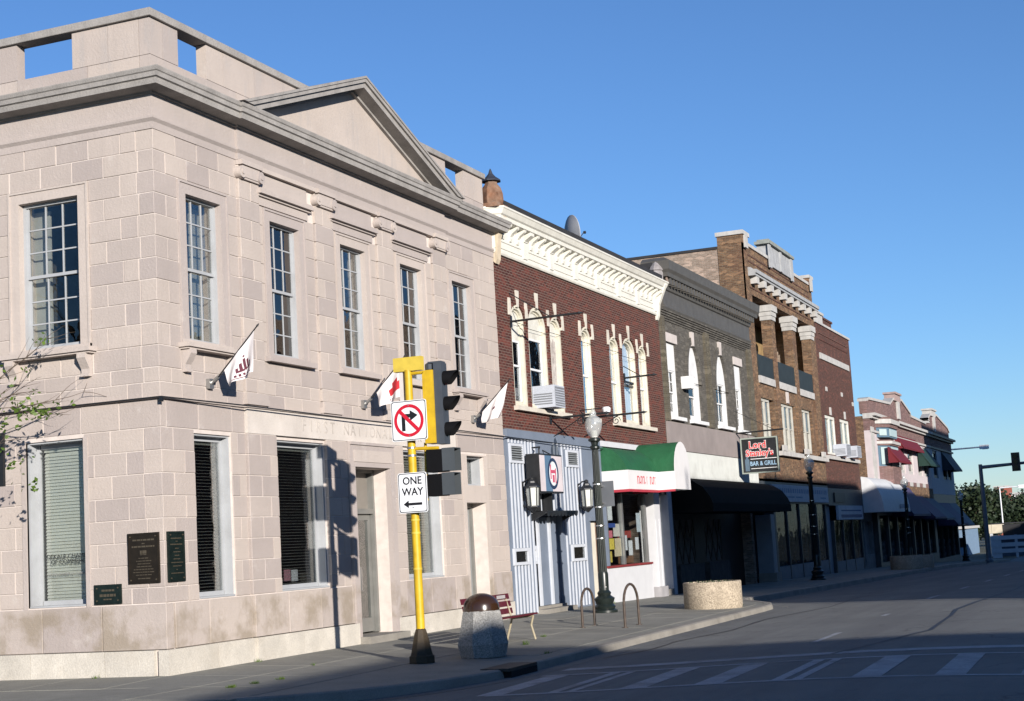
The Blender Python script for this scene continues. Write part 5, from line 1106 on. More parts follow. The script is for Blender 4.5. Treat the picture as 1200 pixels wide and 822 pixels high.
opp('opposite_tall_block', up(86.52, 0)[0], 81.5, -40, YF, up(0, 8.2)[1], 'taller brick block at the far end across the main street', BRICKP, [], 4)
opp('opposite_shade_row', 81.6, 108, -36, YF, 8.0, 'low brick row added out of view across the street to shade the far fence', BRICKM, [], 2)  # added unseen; height set so its shade covers the board fence
tag(MB().tube((up(26.05, 0)[0] - .38, YF + .08, -.3), (up(26.05, 0)[0] - .38, YF + .08, 11.0), .06).build('shadow_pipe', BLACKM, None), 'vertical drainpipe added out of view to cast a thin shadow line on the road', 'shadow_pipe')  # added off the corner only for the thin shadow line it throws
# ================================================================ street furniture
def ground(x, y): return side(x, y)
# --- yellow signal pole
px_, py_ = 1.94, -3.29; zg = ground(px_, py_)
sp = thing('signal_pole', (px_, py_, zg), 'yellow signal pole with a bell base, three light head and black pedestrian signals', 'traffic signal')
BASE = mat('grimy iron with painted shade', (.05, .035, .018), .7, .3, 8, dirt=.5, dirtc=(.02, .02, .02))  # colour darkened to stand in for shade at the pole foot, plus grime
MB().tube((px_, py_, zg + .45), (px_, py_, 4.46), .068, .062, 16).build('pole', YELLOW, sp, smooth=40)
MB().lathe([(.205, 0), (.205, .1), (.18, .12), (.16, .2), (.11, .42), (.085, .5), (.068, .52)], (px_, py_, zg), 8).build('base', BASE, sp)
for z in (1.35, 1.9, 2.1, 3.1, 3.22): MB().tube((px_, py_, z), (px_, py_, z + .03), .074, n=16).build('band', ALU if z > 3 else YELLOWD, sp, smooth=40)
MB().box(px_ - .05, px_ + .07, -3.54, -3.06, 4.44, 4.66).build('head_plate', YELLOWD, sp)
MB().box(px_ - .02, px_ + .05, -3.20, -3.14, 3.98, 4.44).build('side_bracket', mat('weathered white bracket', (.6, .56, .52), .6, .1), sp)
MB().tube((px_, py_, 4.40), (px_, -3.6, 4.40), .028).tube((px_, py_, 3.22), (px_, -3.75, 3.20), .028).tube((px_ + .02, -3.52, 3.3), (px_ + .02, -3.5, 2.4), .022).tube((px_, py_, 2.5), (px_, -3.6, 2.5), .025).build('arms', YELLOW, sp)
hx_ = px_ + .06
VIS = mat('sun faded black visor', (.004, .004, .005), .75, .1, spec=.15)
hd = MB().prism([(-3.56, 3.28), (-3.735, 3.28), (-3.735, 4.42), (-3.6, 4.42), (-3.56, 4.36)], 'u', hx_ - .16, hx_ + .16)
head = hd.build('signal_head', YELLOW, sp); head.rotation_euler.z = rad(4)
MB().box(hx_ - .12, hx_ + .12, -3.87, -3.736, 3.26, 4.53).box(hx_ - .1, hx_ + .1, -3.86, -3.64, 4.53, 4.555).build('door_frame', GREYM, head)
MB().lathe([(.07, 0), (.09, .02), (.09, .1), (.07, .12)], (hx_, -3.65, 4.42), 12).build('cap', GREYM, head)
for k, z in enumerate((3.48, 3.88, 4.28)):
    ln = MB().tube((hx_, -3.871, z), (hx_, -3.88, z), .1, n=20).build('lens', mat(('dark green lens', 'dark amber lens', 'dark red lens')[k], ((.004, .02, .012), (.04, .02, .0), (.04, .004, .004))[k], .2), head)
    v = MB(); n = 14
    for r_ in (.145, .155): pass
    ring = []
    for i in range(n + 1):
        a = -.35 * math.pi + (1.7 * math.pi) * i / n - 0; a = math.pi / 2 + (i / n - .5) * 1.55 * math.pi
        dep = .20 * (.55 + .45 * math.sin(a)) + .04
        ring.append((a, dep))
    rows = [[(hx_ + r_ * math.cos(a), -3.87 - (dep if far else 0), z + r_ * math.sin(a)) for a, dep in ring] for r_, far in ((.112, 0), (.112, 1), (.12, 1), (.12, 0))]
    v.quads(rows).build('visor', VIS, head, smooth=60)
for z0, z1, y1 in ((2.83, 3.18, -3.84), (2.46, 2.80, -3.82)):
    b_ = MB().box(hx_ - .12, hx_ + .12, y1, -3.56, z0, z1).build('pedestrian_signal', VIS, sp); b_.rotation_euler.z = 0
    MB().box(hx_ - .125, hx_ - .11, y1 - .2, y1 + .01, z0 + .01, z1 + .01).box(hx_ + .11, hx_ + .125, y1 - .2, y1 + .01, z0 + .01, z1 + .01).box(hx_ - .11, hx_ + .11, y1 - .2, y1 + .01, z1 - .005, z1 + .01).build('hood', mat('black hood in sunlit grey', (.06, .07, .078), .6, .1), b_)  # sunlit look of the black hood put into its lighter grey
    box(b_, 'face', mat('dark signal face', (.03, .03, .03), .3), hx_ - .1, hx_ + .1, y1 - .008, y1, z0 + .03, z1 - .03)
def rsign(x, y0, y1, z0, z1, label, tilt=0):
    t = thing('street_sign', (x, (y0 + y1) / 2, z0), label, 'sign')
    def rr(a, b, c, d, r_):
        pts = []
        for cx_, cy_, s0 in ((b - r_, d - r_, 0), (a + r_, d - r_, 90), (a + r_, c + r_, 180), (b - r_, c + r_, 270)):
            for k in range(4): an = rad(s0 + 30 * k); pts.append((cx_ + r_ * math.cos(an), cy_ + r_ * math.sin(an)))
        return pts
    Tt = lambda u, d, z: (x + d, u, z)
    MB(Tt).prism(rr(y0, y1, z0, z1, .035), 'd', 0, .012).build('plate', SIGNW, t)
    MB(Tt).wall(0, 0, 0, 0, [rr(y0 + .022, y1 - .022, z0 + .022, z1 - .022, .03)], -.0015, -.0005, top=rr(y0 + .01, y1 - .01, z0 + .01, z1 - .01, .032)).build('border', SIGNK, t)
    MB(Tt).tube(((y0 + y1) / 2, -.008, z0 + .08), ((y0 + y1) / 2, .015, z0 + .08), .01).tube(((y0 + y1) / 2, -.008, z1 - .08), ((y0 + y1) / 2, .015, z1 - .08), .01).build('bolts', ALU, t, kind='stuff')
    return t, Tt
xs_ = 1.80
t1, Tt = rsign(xs_, -3.64, -3.03, 3.34, 3.97, 'square white sign with a red barred circle over a right turn arrow')
cy_, cz_ = -3.335, 3.655
def ringp(r_, n=40): return [(cy_ + r_ * math.cos(2 * math.pi * k / n), cz_ + r_ * math.sin(2 * math.pi * k / n)) for k in range(n)]
# the turn arrow: reading from the left (y high) to the right (y low)
def Q(a, b): return (cy_ - a, cz_ + b)
MB(Tt).prism([Q(-.125, -.16), Q(-.065, -.16), Q(-.065, .045), Q(.02, .045), Q(.02, -.01), Q(.155, .075), Q(.02, .16), Q(.02, .105), Q(-.125, .105)], 'd', -.0035, -.002).build('turn_arrow', SIGNK, t1)
MB(Tt).wall(0, 0, 0, 0, [ringp(.205)], -.005, -.004, top=ringp(.255)).build('red_ring', SIGNR, t1)
MB(Tt).prism([Q(-.165, .125), Q(-.125, .165), Q(.165, -.125), Q(.125, -.165)], 'd', -.0065, -.0052).build('red_bar', SIGNR, t1)
t2, Tt = rsign(xs_ - .0, -3.585, -3.09, 2.225, 2.845, 'white one way sign with a black arrow pointing left, lower on the yellow pole')
text('ONE', SIGNK, t2, (xs_ - .002, -3.337, 2.715), XL, UP, .165, .001, offset=.003, sx=.95); text('WAY', SIGNK, t2, (xs_ - .002, -3.337, 2.545), XL, UP, .165, .001, offset=.003, sx=.95)
cy_, cz_ = -3.337, 2.36
MB(Tt).prism([Q(-.165, 0), Q(-.075, .06), Q(-.075, .02), Q(.155, .02), Q(.155, -.02), Q(-.075, -.02), Q(-.075, -.06)], 'd', -.0025, -.001).build('arrow', SIGNK, t2)
# --- exposed aggregate
def aggmat(name, c, dk, sc_=55):
    m, t, b = newmat(name); p = posn(t)
    v = nd(t, 'ShaderNodeTexVoronoi'); v.inputs['Scale'].default_value = sc_; t.links.new(p, v.inputs['Vector'])
    cc = nd(t, 'ShaderNodeSeparateColor'); t.links.new(v.outputs['Color'], cc.inputs[0])
    col = mixc(t, cc.outputs[0], dk, c); col = mixc(t, mathn(t, 'MULTIPLY', ramp(t, noise(t, p, 2.5, 4), .45, .7), .4), col, dk)
    t.links.new(col, b.inputs['Base Color']); b.inputs['Roughness'].default_value = .85
    bump(t, b, v.outputs['Distance'], -.01, .7); MATS[name] = m; return m
AGG = aggmat('pale exposed aggregate', (.33, .325, .31), (.15, .148, .14), 70); AGGT = aggmat('tan exposed aggregate', (.44, .37, .28), (.2, .165, .12), 45)
cx_, cy0 = 2.98, -3.87; zg = ground(cx_, cy0)
tc = thing('litter_bin', (cx_, cy0, zg), 'octagonal pebble concrete litter bin with a brown dome lid, on the kerb side', 'bin')
MB().lathe([(.38, 0), (.385, .02), (.43, .2), (.42, .25), (.32, .70), (.31, .72), (.2, .725)], (cx_, cy0, zg), 8).build('body', AGG, tc)
DOME = mat('glossy brown dome', (.035, .016, .008), .22, .1, 4, spec=.6)
dm = MB().lathe([(.29, .715), (.29, .75), (.285, .78)] + [(.285 * math.cos(rad(a)), .78 + .215 * math.sin(rad(a))) for a in (10, 22, 34, 46, 58, 70, 80, 89.9)], (cx_, cy0, zg), 32).build('dome_lid', DOME, tc, smooth=50)
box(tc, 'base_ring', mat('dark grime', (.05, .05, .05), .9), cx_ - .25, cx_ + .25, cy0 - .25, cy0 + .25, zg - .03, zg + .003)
# --- bench
MAR = mat('maroon bench slats', (.095, .010, .018), .45, .15, 7, dirt=.2); CRI = mat('cream bench iron', (.36, .31, .21), .5, .1)
bn = thing('bench', (5.8, -3.0, ground(5.8, -3)), 'maroon slatted bench with cream legs behind the litter bin', 'bench')
zb = ground(5.8, -3)
for k, (y, z) in enumerate(((-2.83, .47), (-2.80, .60), (-2.77, .73))):
    o = MB().prism([(y - .018, z - .05), (y + .008, z - .052), (y + .028, z + .048), (y + .002, z + .05)], 'u', 4.65, 6.75).build('back_slat', MAR, bn)
for k in range(4):
    y = -3.33 + k * .125; box(bn, 'seat_slat', MAR, 4.65, 6.75, y, y + .1, .385 - .012 * k, .415 - .012 * k)
for x in (5.0, 6.6):
    MB().path([(x, -3.32, zb), (x, -3.25, .2), (x, -3.3, .37)], .02).path([(x, -3.3, .365), (x, -2.88, .33), (x, -2.74, .78)], .02).path([(x, -2.88, .33), (x, -2.76, zb)], .02).build('leg', CRI, bn)
MB().box(6.15, 6.5, -2.81, -2.79, .70, .76).build('small_plate', mat('dull plate', (.4, .38, .38), .6), bn)
# --- globe street lamps
GLB = bpy.data.materials.new('clear ribbed lamp glass'); GLB.use_nodes = True; t = GLB.node_tree; t.nodes.clear()
o_ = nd(t, 'ShaderNodeOutputMaterial'); tr = nd(t, 'ShaderNodeBsdfTransparent'); tr.inputs[0].default_value = (.9, .92, .9, 1); gl = nd(t, 'ShaderNodeBsdfGlossy'); gl.inputs['Roughness'].default_value = .12; df = nd(t, 'ShaderNodeBsdfDiffuse'); df.inputs[0].default_value = (.6, .62, .62, 1)
m1 = nd(t, 'ShaderNodeMixShader'); m1.inputs[0].default_value = .35; t.links.new(tr.outputs[0], m1.inputs[1]); t.links.new(df.outputs[0], m1.inputs[2])
m2 = nd(t, 'ShaderNodeMixShader'); m2.inputs[0].default_value = .16; t.links.new(m1.outputs[0], m2.inputs[1]); t.links.new(gl.outputs[0], m2.inputs[2]); t.links.new(m2.outputs[0], o_.inputs[0])
POST = mat('black green cast iron', (.012, .018, .016), .35, .25, 9, spec=.5)
lx, ly = 15.28, -1.66; lz = ground(lx, ly)
lamp = thing('street_lamp', (lx, ly, lz), 'black globe street lamp with silver bands in front of the blue boarded front', 'street lamp', 'globe street lamps along the kerb')
MB().lathe([(.30, 0), (.30, .05), (.24, .09), (.26, .14), (.20, .2), (.23, .27), (.25, .33), (.15, .4), (.17, .46), (.12, .52), (.125, .9), (.11, .95)], (lx, ly, lz), 12).build('base', POST, lamp, smooth=35)
mb = MB()
for k in range(12):
    a = 2 * math.pi * k / 12
    mb.tube((lx + .085 * math.cos(a), ly + .085 * math.sin(a), lz + .9), (lx + .06 * math.cos(a), ly + .06 * math.sin(a), lz + 3.85), .026, .02, 5)
mb.tube((lx, ly, lz + .9), (lx, ly, lz + 3.88), .085, .06, 12)
mb.build('post', POST, lamp, smooth=40)
MB().lathe([(.075, 3.84), (.12, 3.88), (.12, 3.92), (.08, 3.96), (.09, 4.02), (.15, 4.06), (.15, 4.10), (.10, 4.14)], (lx, ly, lz), 12).build('capital', POST, lamp, smooth=35)
for z in (.8, .58, 1.72, 2.02, 2.46, 3.0): MB().lathe([(.1, z), (.118, z + .005), (.118, z + .03), (.1, z + .035)], (lx, ly, lz), 16).build('band', STEEL, lamp)
MB().lathe([(.07, 4.10), (.085, 4.14), (.085, 4.30), (.06, 4.31)], (lx, ly, lz), 12).build('socket', mat('white lamp socket', (.75, .75, .72), .5), lamp, smooth=35)
MB().lathe([(.10, 4.16), (.15, 4.24), (.19, 4.34), (.205, 4.44), (.195, 4.53), (.15, 4.61), (.09, 4.65), (.075, 4.68), (.085, 4.71), (.07, 4.76), (.02, 4.82), (.001, 4.84)], (lx, ly, lz), 24).build('globe', GLB, lamp, smooth=40)
for x, y, lb in ((40.0, -1.7, 'black globe street lamp in front of the tan brick building'), (66.0, -1.45, 'black globe street lamp in front of the gabled building with red awnings'), (91.0, -1.5, 'farthest black globe street lamp, against the dark trees')):
    c = copy_tree(lamp, (x, y, ground(x, y) - .0)); c['label'] = lb
tg = thing('street_sign', (15.16, -1.9, 2.4), 'grey back of a parking sign strapped to the globe lamp by the blue front', 'sign')
MB().box(15.40, 15.42, -2.02, -1.50, 2.45, 3.05).build('plate', mat('grey sign back', (.12, .13, .145), .5, .1), tg)
box(tg, 'strap', STEEL, 15.3, 15.4, -1.78, -1.56, 2.52, 2.55); box(tg, 'strap', STEEL, 15.3, 15.4, -1.78, -1.56, 2.92, 2.95)
# --- bike racks
RK = mat('rusty brown rack pipe', (.07, .05, .038), .6, .3, 12)
for (xa, xb, y, lb) in ((9.72, 10.45, -3.10, 'rusty bike hoop left of the lamp post'), (9.55, 10.45, -4.05, 'rusty bike hoop right of the lamp post, nearer the kerb')):
    r_ = (xb - xa) / 2; c_ = (xa + xb) / 2; z = ground(c_, y)
    pts = [(xa, y, z), (xa, y, z + .45)] + [(c_ - r_ * math.cos(math.pi * k / 12), y, z + .45 + r_ * .85 * math.sin(math.pi * k / 12)) for k in range(1, 12)] + [(xb, y, z + .45), (xb, y, z)]
    t = thing('bike_rack', (c_, y, z), lb, 'bike rack', 'hoop bike racks')
    MB().path(pts, .026, 10).build('hoop', RK, t, smooth=50); 
    for x in (xa, xb): MB().tube((x, y, z), (x, y, z + .012), .06, n=12).build('foot_plate', RK, t)
# --- planters
def planter(x, y, r_, h, lb, m=AGGT, plant=True):
    z = ground(x, y); t = thing('planter', (x, y, z), lb, 'planter', 'round concrete planters')
    MB().lathe([(r_ * .97, -.03), (r_ * .98, 0), (r_, .05), (r_, h - .03), (r_ * .98, h), (r_ * .88, h), (r_ * .87, h - .12)], (x, y, z), 40).build('tub', m, t, smooth=35)
    MB().lathe([(r_ * .875, h - .1), (.001, h - .07)], (x, y, z), 24).build('soil', mat('dark soil', (.03, .022, .015), .95, .3, 10, bmp=.02, bscale=20), t)
    if plant:
        mb = MB(); rr = random.Random(int(x * 10))
        for k in range(260):
            a = rr.uniform(0, 6.28); q = r_ * .8 * math.sqrt(rr.random()); c_ = Vector((x + q * math.cos(a), y + q * math.sin(a), z + h - .08 + rr.uniform(0, .09)))
            d1 = Vector((rr.uniform(-1, 1), rr.uniform(-1, 1), rr.uniform(-.2, 1))).normalized() * .05; d2 = d1.orthogonal().normalized() * .02
            mb.add([tuple(c_ - d2), tuple(c_ + d1), tuple(c_ + d2)], [(0, 1, 2)])
        mb.build('ground_cover', mat('dark planter leaves', (.03, .05, .02), .7, .3, 9), t, kind='stuff')
planter(16.35, -4.0, .69, .62, 'large round pebble concrete planter at the end of the kerb bulge')
planter(56.5, -2.6, .75, .65, 'round dark planter in front of the brown red building'); planter(59.8, -2.7, .75, .62, 'round dark planter farther along, past the brown red building')
# --- storm drain
z = side(1.2, -5.0)
sdn = thing('storm_drain', (1.3, -5.05, z - .1), 'dark kerb inlet of the storm drain beside the litter bin', 'drain')
MB().box(.75, 1.75, -5.26, -4.98, z - .24, z - .03).build('inlet', mat('black drain opening', (.006, .006, .007), .9), sdn)
MB().box(.7, 1.8, -5.24, -4.8, z - .03, z + .012).build('cover', IRON, sdn)
# --- flags on the bank
FLW = mat('white flag cloth', (.74, .70, .70), .8, .06, 3); FLM = mat('maroon flag print', (.12, .03, .05), .8); FLR = mat('red flag print', (.5, .02, .03), .8)
def flag(x, label, tip, top, low, pr, txt, twist=0):
    """pole from the wall bracket to the tip; cloth between points on the pole and its hanging lower corners"""
    t = thing('flag', (x, -.05, 4.5), label, 'flag', 'small flags on the bank front')
    b0 = Vector((x, -.10, 4.50)); tp = Vector(tip)
    MB().box(x - .06, x + .06, -.075, -.0, 4.42, 4.58).tube((x, -.06, 4.5), tuple(b0.lerp(tp, .12)), .03).build('bracket', ALU, t)
    MB().tube(tuple(b0), tuple(tp), .013, .011).tube(tuple(tp), tuple(tp + (tp - b0).normalized() * .05), .02, .005).build('pole', BLACKM, t)
    P0 = b0.lerp(tp, top[0]); P1 = b0.lerp(tp, top[1]); Q0 = Vector(low[0]); Q1 = Vector(low[1]); n = 14
    def S_(u, v, o=0):
        p = P0.lerp(P1, u).lerp(Q0.lerp(Q1, u), v); w_ = (.04 + .03 * v) * math.sin(u * 10 + twist + v * 2) * (v + .2) + .02 * math.sin(v * 7 + u * 3) * v
        return (p.x + w_ - o, p.y, p.z)
    cl = MB().quads([[S_(i / n, j / n) for i in range(n + 1)] for j in range(n + 1)]).build('cloth', FLW, t, smooth=80)
    for u0, u1, v0, v1, m in pr:
        k = 12; MB().quads([[S_(u0 + (u1 - u0) * i / k, v0 + (v1 - v0) * j / k, .004) for i in range(k + 1)] for j in range(k + 1)]).build('print', m, cl, smooth=80)
    return t
flag(1.33, 'white flag with a maroon house emblem, on the bank left of the others', (1.34, -.95, 5.35), (.25, .93), ((1.36, -.33, 4.44), (1.37, -.86, 4.62)),
     [(.40, .46, .60, .76, FLM), (.49, .56, .50, .76, FLM), (.59, .66, .42, .76, FLM), (.69, .76, .5, .76, FLM), (.79, .85, .6, .76, FLM), (.4, .85, .70, .76, FLM), (.60, .65, .32, .38, FLM), (.34, .40, .81, .89, FLM), (.44, .49, .81, .89, FLM), (.53, .60, .81, .89, FLM), (.64, .68, .81, .89, FLM), (.74, .84, .81, .89, FLM), (.25, .93, .92, .945, FLM)], 'x')
flag(6.63, 'white flag with a red emblem, on the bank behind the yellow signal pole', (6.64, -.95, 5.35), (.25, .93), ((6.66, -.38, 4.42), (6.67, -.9, 4.62)), [(.4, .95, .5, .75, FLR), (.55, .8, .36, .5, FLR), (.35, .5, .85, .9, FLM)], 'x', 2)
flag(11.85, 'white flag blown tight against its dark pole, at the right end of the bank', (11.86, -.95, 5.30), (.2, .95), ((11.9, -.22, 4.40), (11.95, -.66, 4.52)), [(.5, .62, .5, .6, FLM)], 'x', 4)
# --- dark board at the left edge
tag(MB().box(-1.52, -1.47, 1.73, 2.25, 2.93, 3.72).tube((-1.5, 1.98, ground(-1.5, 2)), (-1.5, 1.98, 2.95), .03).build('sign_board', BLACKM, None), 'dark backed sign board on a thin post at the left edge, by the leafy branches', 'sign')
# ================================================================ trees
BARK = mat('grey brown bark', (.10, .075, .055), .9, .2, 8, bmp=.01, bscale=25)
def leafmat(name, c, c2):
    m, t, b = newmat(name); oi = noise(t, posn(t), 2.5, 4)
    col = mixc(t, ramp(t, oi, .35, .65), c, c2); t.links.new(col, b.inputs['Base Color']); b.inputs['Roughness'].default_value = .6; b.inputs['Specular IOR Level'].default_value = .3
    MATS[name] = m; return m
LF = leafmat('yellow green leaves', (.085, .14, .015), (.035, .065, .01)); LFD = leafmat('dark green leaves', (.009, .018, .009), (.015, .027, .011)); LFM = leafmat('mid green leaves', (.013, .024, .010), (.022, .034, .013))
def leaf(mb, p, s_, rr):
    d1 = Vector((rr.uniform(-1, 1), rr.uniform(-1, 1), rr.uniform(-.7, .7))).normalized(); d2 = d1.cross(Vector((rr.uniform(-1, 1), rr.uniform(-1, 1), rr.uniform(-1, 1)))).normalized()
    mb.add([tuple(p), tuple(p + d1 * s_ * .5 + d2 * s_ * .3), tuple(p + d1 * s_), tuple(p + d1 * s_ * .5 - d2 * s_ * .3)], [(0, 1, 2, 3)])
# young tree on the side street whose branches reach into the picture
rr = random.Random(5)
yt = thing('young_tree', (-2.3, 3.5, -.05), 'thin young tree whose sparse leafy branches reach in from the left edge', 'tree')
MB().path([(-2.3, 3.5, -.05), (-2.28, 3.45, 1.5), (-2.2, 3.35, 3.0), (-2.25, 3.4, 4.6), (-2.35, 3.5, 6.0)], (.09, .06)).build('trunk', BARK, yt, smooth=50)
tips = []
bmb = MB(); lmb = MB()
def grow(p, d, L_, r_, dep):
    pts = [p]; n = 5
    for k in range(n):
        d = (d + Vector((rr.uniform(-.25, .25), rr.uniform(-.25, .25), rr.uniform(-.2, .2)))).normalized(); pts.append(pts[-1] + d * L_ / n)
    for k in range(n): bmb.tube(tuple(pts[k]), tuple(pts[k + 1]), r_ * (1 - .15 * k), r_ * (1 - .15 * (k + 1)), 5, cap=False)
    if dep > 0:
        for k in range(1, n + 1):
            for _ in range(2 if k < n else 2):
                if rr.random() < .62: grow(pts[k], (d + Vector((rr.uniform(-.8, .8), rr.uniform(-.8, .8), rr.uniform(-.6, .6)))).normalized(), L_ * rr.uniform(.35, .6), r_ * .5, dep - 1)
    else: tips.extend(pts[2:])
for p, d, L_ in ((Vector((-2.2, 3.35, 3.3)), Vector((.35, -1, .33)), 2.3), (Vector((-2.24, 3.4, 3.9)), Vector((.45, -1, .12)), 1.9), (Vector((-2.2, 3.4, 2.9)), Vector((.5, -1, .05)), 1.5), (Vector((-2.25, 3.4, 4.6)), Vector((.3, -.8, .3)), 1.3), (Vector((-2.3, 3.4, 4.8)), Vector((-.6, .5, .5)), 1.8), (Vector((-2.25, 3.4, 4.2)), Vector((-.3, 1, .4)), 1.9), (Vector((-2.3, 3.5, 5.6)), Vector((.0, .3, 1)), 1.5)):
    grow(p, d.normalized(), L_, .022, 2)
bmb.build('branches', BARK, yt, kind='stuff')
rr.shuffle(tips)
for c_ in tips[:75]:
    for k in range(rr.randint(3, 7)): leaf(lmb, c_ + Vector((rr.uniform(-.07, .07), rr.uniform(-.07, .07), rr.uniform(-.07, .05))), rr.uniform(.06, .11), rr)
for c_, nn_ in ((Vector((-1.3, 1.5, 4.05)), 26), (Vector((-1.3, 1.22, 3.98)), 30), (Vector((-1.35, 1.38, 4.12)), 20), (Vector((-1.3, 1.66, 3.3)), 18), (Vector((-1.35, 1.95, 4.6)), 16), (Vector((-1.3, 1.8, 3.75)), 14), (Vector((-1.3, .85, 4.0)), 8), (Vector((-1.2, 1.5, 2.95)), 14)):
    for k in range(nn_): leaf(lmb, c_ + Vector((rr.gauss(0, .1), rr.gauss(0, .12), rr.gauss(0, .06))), rr.uniform(.06, .11), rr)
lmb.build('leaves', LF, yt, kind='stuff')
def tree(x, y, h, r_, m, label, seed, cat='tree', zb=None):
    rr = random.Random(seed); z = road(x, y) - .1 if zb is None else zb; t = thing('tree', (x, y, z), label, cat, 'trees at the end of the street')
    tr_ = MB().path([(x, y, z), (x + .1, y, z + h * .3), (x - .1, y + .1, z + h * .55)], (.28, .2))
    for k in range(6): a = k * 1.05; tr_.tube((x, y, z + h * (.3 + .03 * k)), (x + r_ * .6 * math.cos(a), y + r_ * .6 * math.sin(a), z + h * (.5 + .05 * k)), .1, .03, 5)
    tr_.build('trunk', BARK, t)
    mb = MB(); cl = [(rr.uniform(-1, 1), rr.uniform(-1, 1), rr.uniform(-1, 1), rr.uniform(.25, .5)) for _ in range(26)]
    for a, b, c, q in cl:
        l_ = math.sqrt(a * a + b * b + c * c); 
        if l_ > 1: a, b, c = a / l_, b / l_, c / l_
        cc = Vector((x + a * r_ * .75, y + b * r_ * .75, z + h * .62 + c * h * .3))
        for k in range(150):
            v = Vector((rr.gauss(0, 1), rr.gauss(0, 1), rr.gauss(0, 1))).normalized() * rr.random() ** .4 * q * r_
            leaf(mb, cc + v, rr.uniform(.3, .6), rr)
    mb.build('crown', m, t, kind='stuff'); return t
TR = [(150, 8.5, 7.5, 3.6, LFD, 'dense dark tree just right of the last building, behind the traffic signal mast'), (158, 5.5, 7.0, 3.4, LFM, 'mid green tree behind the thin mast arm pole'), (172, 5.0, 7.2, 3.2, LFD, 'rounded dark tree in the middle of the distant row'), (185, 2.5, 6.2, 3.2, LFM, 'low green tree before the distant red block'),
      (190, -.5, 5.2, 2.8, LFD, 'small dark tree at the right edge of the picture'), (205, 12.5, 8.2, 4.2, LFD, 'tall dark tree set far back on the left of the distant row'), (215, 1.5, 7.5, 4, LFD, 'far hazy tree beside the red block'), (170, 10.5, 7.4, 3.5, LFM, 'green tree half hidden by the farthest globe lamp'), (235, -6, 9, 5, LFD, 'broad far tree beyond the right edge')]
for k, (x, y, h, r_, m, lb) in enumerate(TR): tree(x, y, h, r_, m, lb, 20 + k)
# distant wood behind everything
mb = MB(); rr = random.Random(9)
for k in range(5200):
    x = rr.uniform(330, 380); y = rr.uniform(-60, 60); leaf(mb, Vector((x, y, -1.5 + abs(rr.gauss(0, 1)) ** .8 * (2.6 + 1.2 * math.sin(y * .21)))), rr.uniform(1.2, 2.2), rr)
tag(mb.build('distant_wood', LFD, None), 'dark mass of trees on the horizon beyond the street', 'wood', kind='stuff')
# ================================================================ the far end of the street
TEAL = mat('blue grey galvanised mast', (.10, .15, .20), .45, .1)
sx_, sy_ = 86.0, -3.5; z = ground(sx_, sy_) - .1
ms = thing('signal_mast', (sx_, sy_, z), 'blue grey signal mast with a long arm at the far crossing', 'traffic signal')
MB().tube((sx_, sy_, z), (sx_, sy_, 5.25), .17, .12, 12).build('mast', TEAL, ms, smooth=40)
MB().tube((sx_, sy_, 5.05), (sx_, -7.5, 5.2), .12, .08, 10).tube((sx_, -7.5, 5.2), (sx_, -12.5, 5.28), .08, .05, 10).build('arm', TEAL, ms, smooth=40); MB().lathe([(.25, 0), (.25, .15), (.17, .3)], (sx_, sy_, z), 8).build('base', TEAL, ms)
for yy in (-5.75, -9.6):
    hh = MB().box(sx_ - .35, sx_ - .12, yy - .26, yy + .26, 4.65, 5.85).build('signal_head', BLACKM, ms)
    for k in range(3): MB().tube((sx_ - .5, yy, 4.87 + k * .38), (sx_ - .35, yy, 4.87 + k * .38), .15, n=12).build('visor', mat('dim olive visor', (.04, .045, .01), .5), hh)
def cobra(x, y, z0, zt, L_, label):
    t = thing('highway_lamp', (x, y, z0), label, 'street lamp', 'white highway lamps')
    MB().tube((x, y, z0), (x, y, zt), .09, .06, 10).build('pole', mat('white painted lamp pole', (.7, .72, .74), .5), t, smooth=40); MB().tube((x, y, zt - .03), (x, y - L_, zt), .07, .06).build('arm', mat('white painted lamp pole', (.7, .72, .74)), t, smooth=40)
    MB().box(x - .12, x + .12, y - L_ - .72, y - L_, zt - .16, zt + .16).build('lamp_head', mat('white lamp head', (.85, .86, .88), .4), t); box(t, 'lens', ALU, x - .1, x + .1, y - L_ - .65, y - L_ - .2, zt - .19, zt - .161)
cobra(108, 1.6, -1.6, 7.36, 3.0, 'white highway lamp arm reaching out past the end building'); cobra(150, 1.1, -1.9, 4.9, 1.9, 'smaller white highway lamp among the distant trees')
# far red block, pale houses
def block(x, y0, y1, h, z0, m, label, roofm=STW, nm='distant_building', rows=2):
    t = thing(nm, (x, (y0 + y1) / 2, z0), label, 'building'); Tt = lambda u, d, z: (x + d, u, z)
    n = max(2, int(abs(y1 - y0) / 2.5)); w_ = (y1 - y0) / n; hs = []
    for r_ in range(rows):
        for k in range(n): hs.append(rect(y0 + w_ * (k + .3), y0 + w_ * (k + .7), z0 + h * (r_ + .35) / rows, z0 + h * (r_ + .7) / rows))
    MB(Tt).wall(y0, y1, z0, z0 + h, hs, 0, .3).build('wall', m, t); MB(Tt).box(y0, y0 + .3, .3, 10, z0, z0 + h).box(y1 - .3, y1, .3, 10, z0, z0 + h).box(y0, y1, 10, 10.3, z0, z0 + h).build('side_wall', m, t)
    for hh in hs: MB(Tt).box(hh[0][0], hh[1][0], .15, .16, hh[0][1], hh[2][1]).build('window', GLASSB, t)
    MB(Tt).box(y0 - .2, y1 + .2, -.3, 10.5, z0 + h, z0 + h + .25).build('roof', roofm, t)
    return t
block(300, 12.9, 15.4, 9.7, -1.8, mat('orange red far brick', (.30, .09, .06), .9, .1), 'orange red brick block rising behind the distant trees', rows=3)
block(260, 7.3, 9.0, 7.4, -1.6, mat('white clapboard', (.6, .6, .6), .8), 'pale white house among the trees at the right edge')
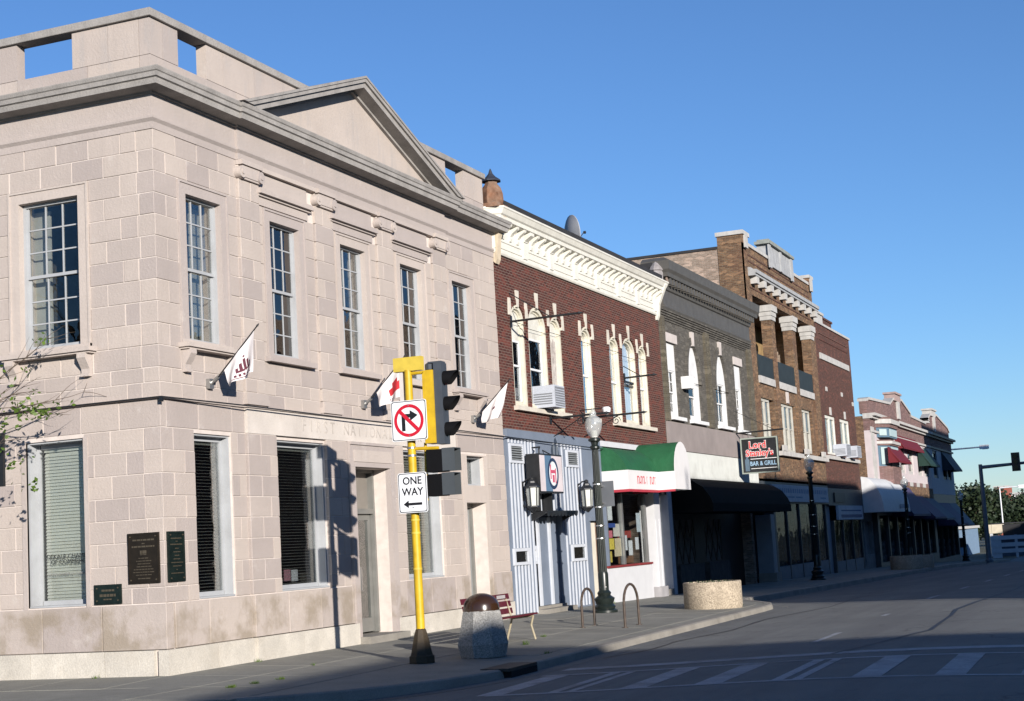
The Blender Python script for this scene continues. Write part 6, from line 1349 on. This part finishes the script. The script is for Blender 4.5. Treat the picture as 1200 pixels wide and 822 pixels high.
block(140, 3.7, 6.6, 2.8, -1.9, mat('dim blue shed', (.16, .24, .34), .7), 'small blue shed behind the last corner', nm='shed', rows=1)
# low flat roofed shelter with a deep dark fascia, and a board fence before it
fs = thing('low_station', (126, -4, -1.7), 'low flat roofed building with a dark fascia between cream end blocks', 'building')
Tt = lambda u, d, z: (126 + d, u, z)
CRB = mat('cream block fascia', (.62, .55, .42), .8, .1)
MB(Tt).box(-11.0, -.95, -.0, 8, .15, 1.15).build('fascia', mat('black brown fascia', (.02, .02, .022), .6), fs)
for a, b in ((-.93, -.05), (-.03, .35), (-3.4, -2.9)): MB(Tt).box(a, b, -.4, 1.6, .42, 1.2).build('fascia_block', CRB, fs)
MB(Tt).box(-11, .2, 1.7, 8, -2.2, .14).build('wall', mat('dim blue grey wall', (.08, .11, .16), .8), fs); MB(Tt).box(-.1, .15, -.35, -.1, -1.6, .41).build('column', WS, fs)
MB(Tt).box(-11, .2, 1.6, 8.2, 1.2, 1.3).build('roof', ROOFK, fs)
fe = thing('board_fence', (121, -3, -1.7), 'blue white board fence with three rails before the low building', 'fence'); Tt = lambda u, d, z: (121 + d, u, z)
FW = mat('blue white fence paint', (.50, .53, .58), .6, .08)
for z0 in (-1.25, -.72, -.12): MB(Tt).box(-9.9, -.3, 0, .05, z0, z0 + .34).build('rail', FW, fe)
for k in range(6): MB(Tt).box(-.4 - k * 1.9, -.62 - k * 1.9 + (.0 if k else -.55), .051, .12, -1.8, .25).build('post', FW, fe)

# weeds in the pavement cracks and along the wall foot
rr = random.Random(3); mb = MB()
def tuft(x, y, n, h):
    for k in range(n):
        a = rr.uniform(0, 6.28); q = rr.uniform(0, .07); p = Vector((x + q * math.cos(a), y + q * math.sin(a), ground(x, y))); tp = p + Vector((rr.uniform(-.05, .05), rr.uniform(-.05, .05), h * rr.uniform(.5, 1)))
        w_ = Vector((rr.uniform(-1, 1), rr.uniform(-1, 1), 0)).normalized() * .006; mb.add([tuple(p - w_), tuple(p + w_), tuple(tp)], [(0, 1, 2)])
for x, y, n, h in ((5.4, -3.6, 40, .09), (7.3, -3.2, 25, .06), (2.3, -.16, 20, .08), (-.15, 1.2, 16, .07), (8.2, -.16, 24, .1), (10.6, -.14, 20, .08), (-1.7, -2.2, 60, .05), (-1.2, -2.25, 50, .05), (-.6, -2.3, 40, .05), (3.5, -4.75, 20, .06), (13.2, -.15, 26, .1), (20.2, -.2, 14, .08), (1.62, -1.57, 12, .05), (17.4, -4.4, 20, .06)): tuft(x, y, n, h)
mb.build('weeds', LF, None, kind='stuff', label='small green weeds growing in the pavement cracks', cat='weeds')
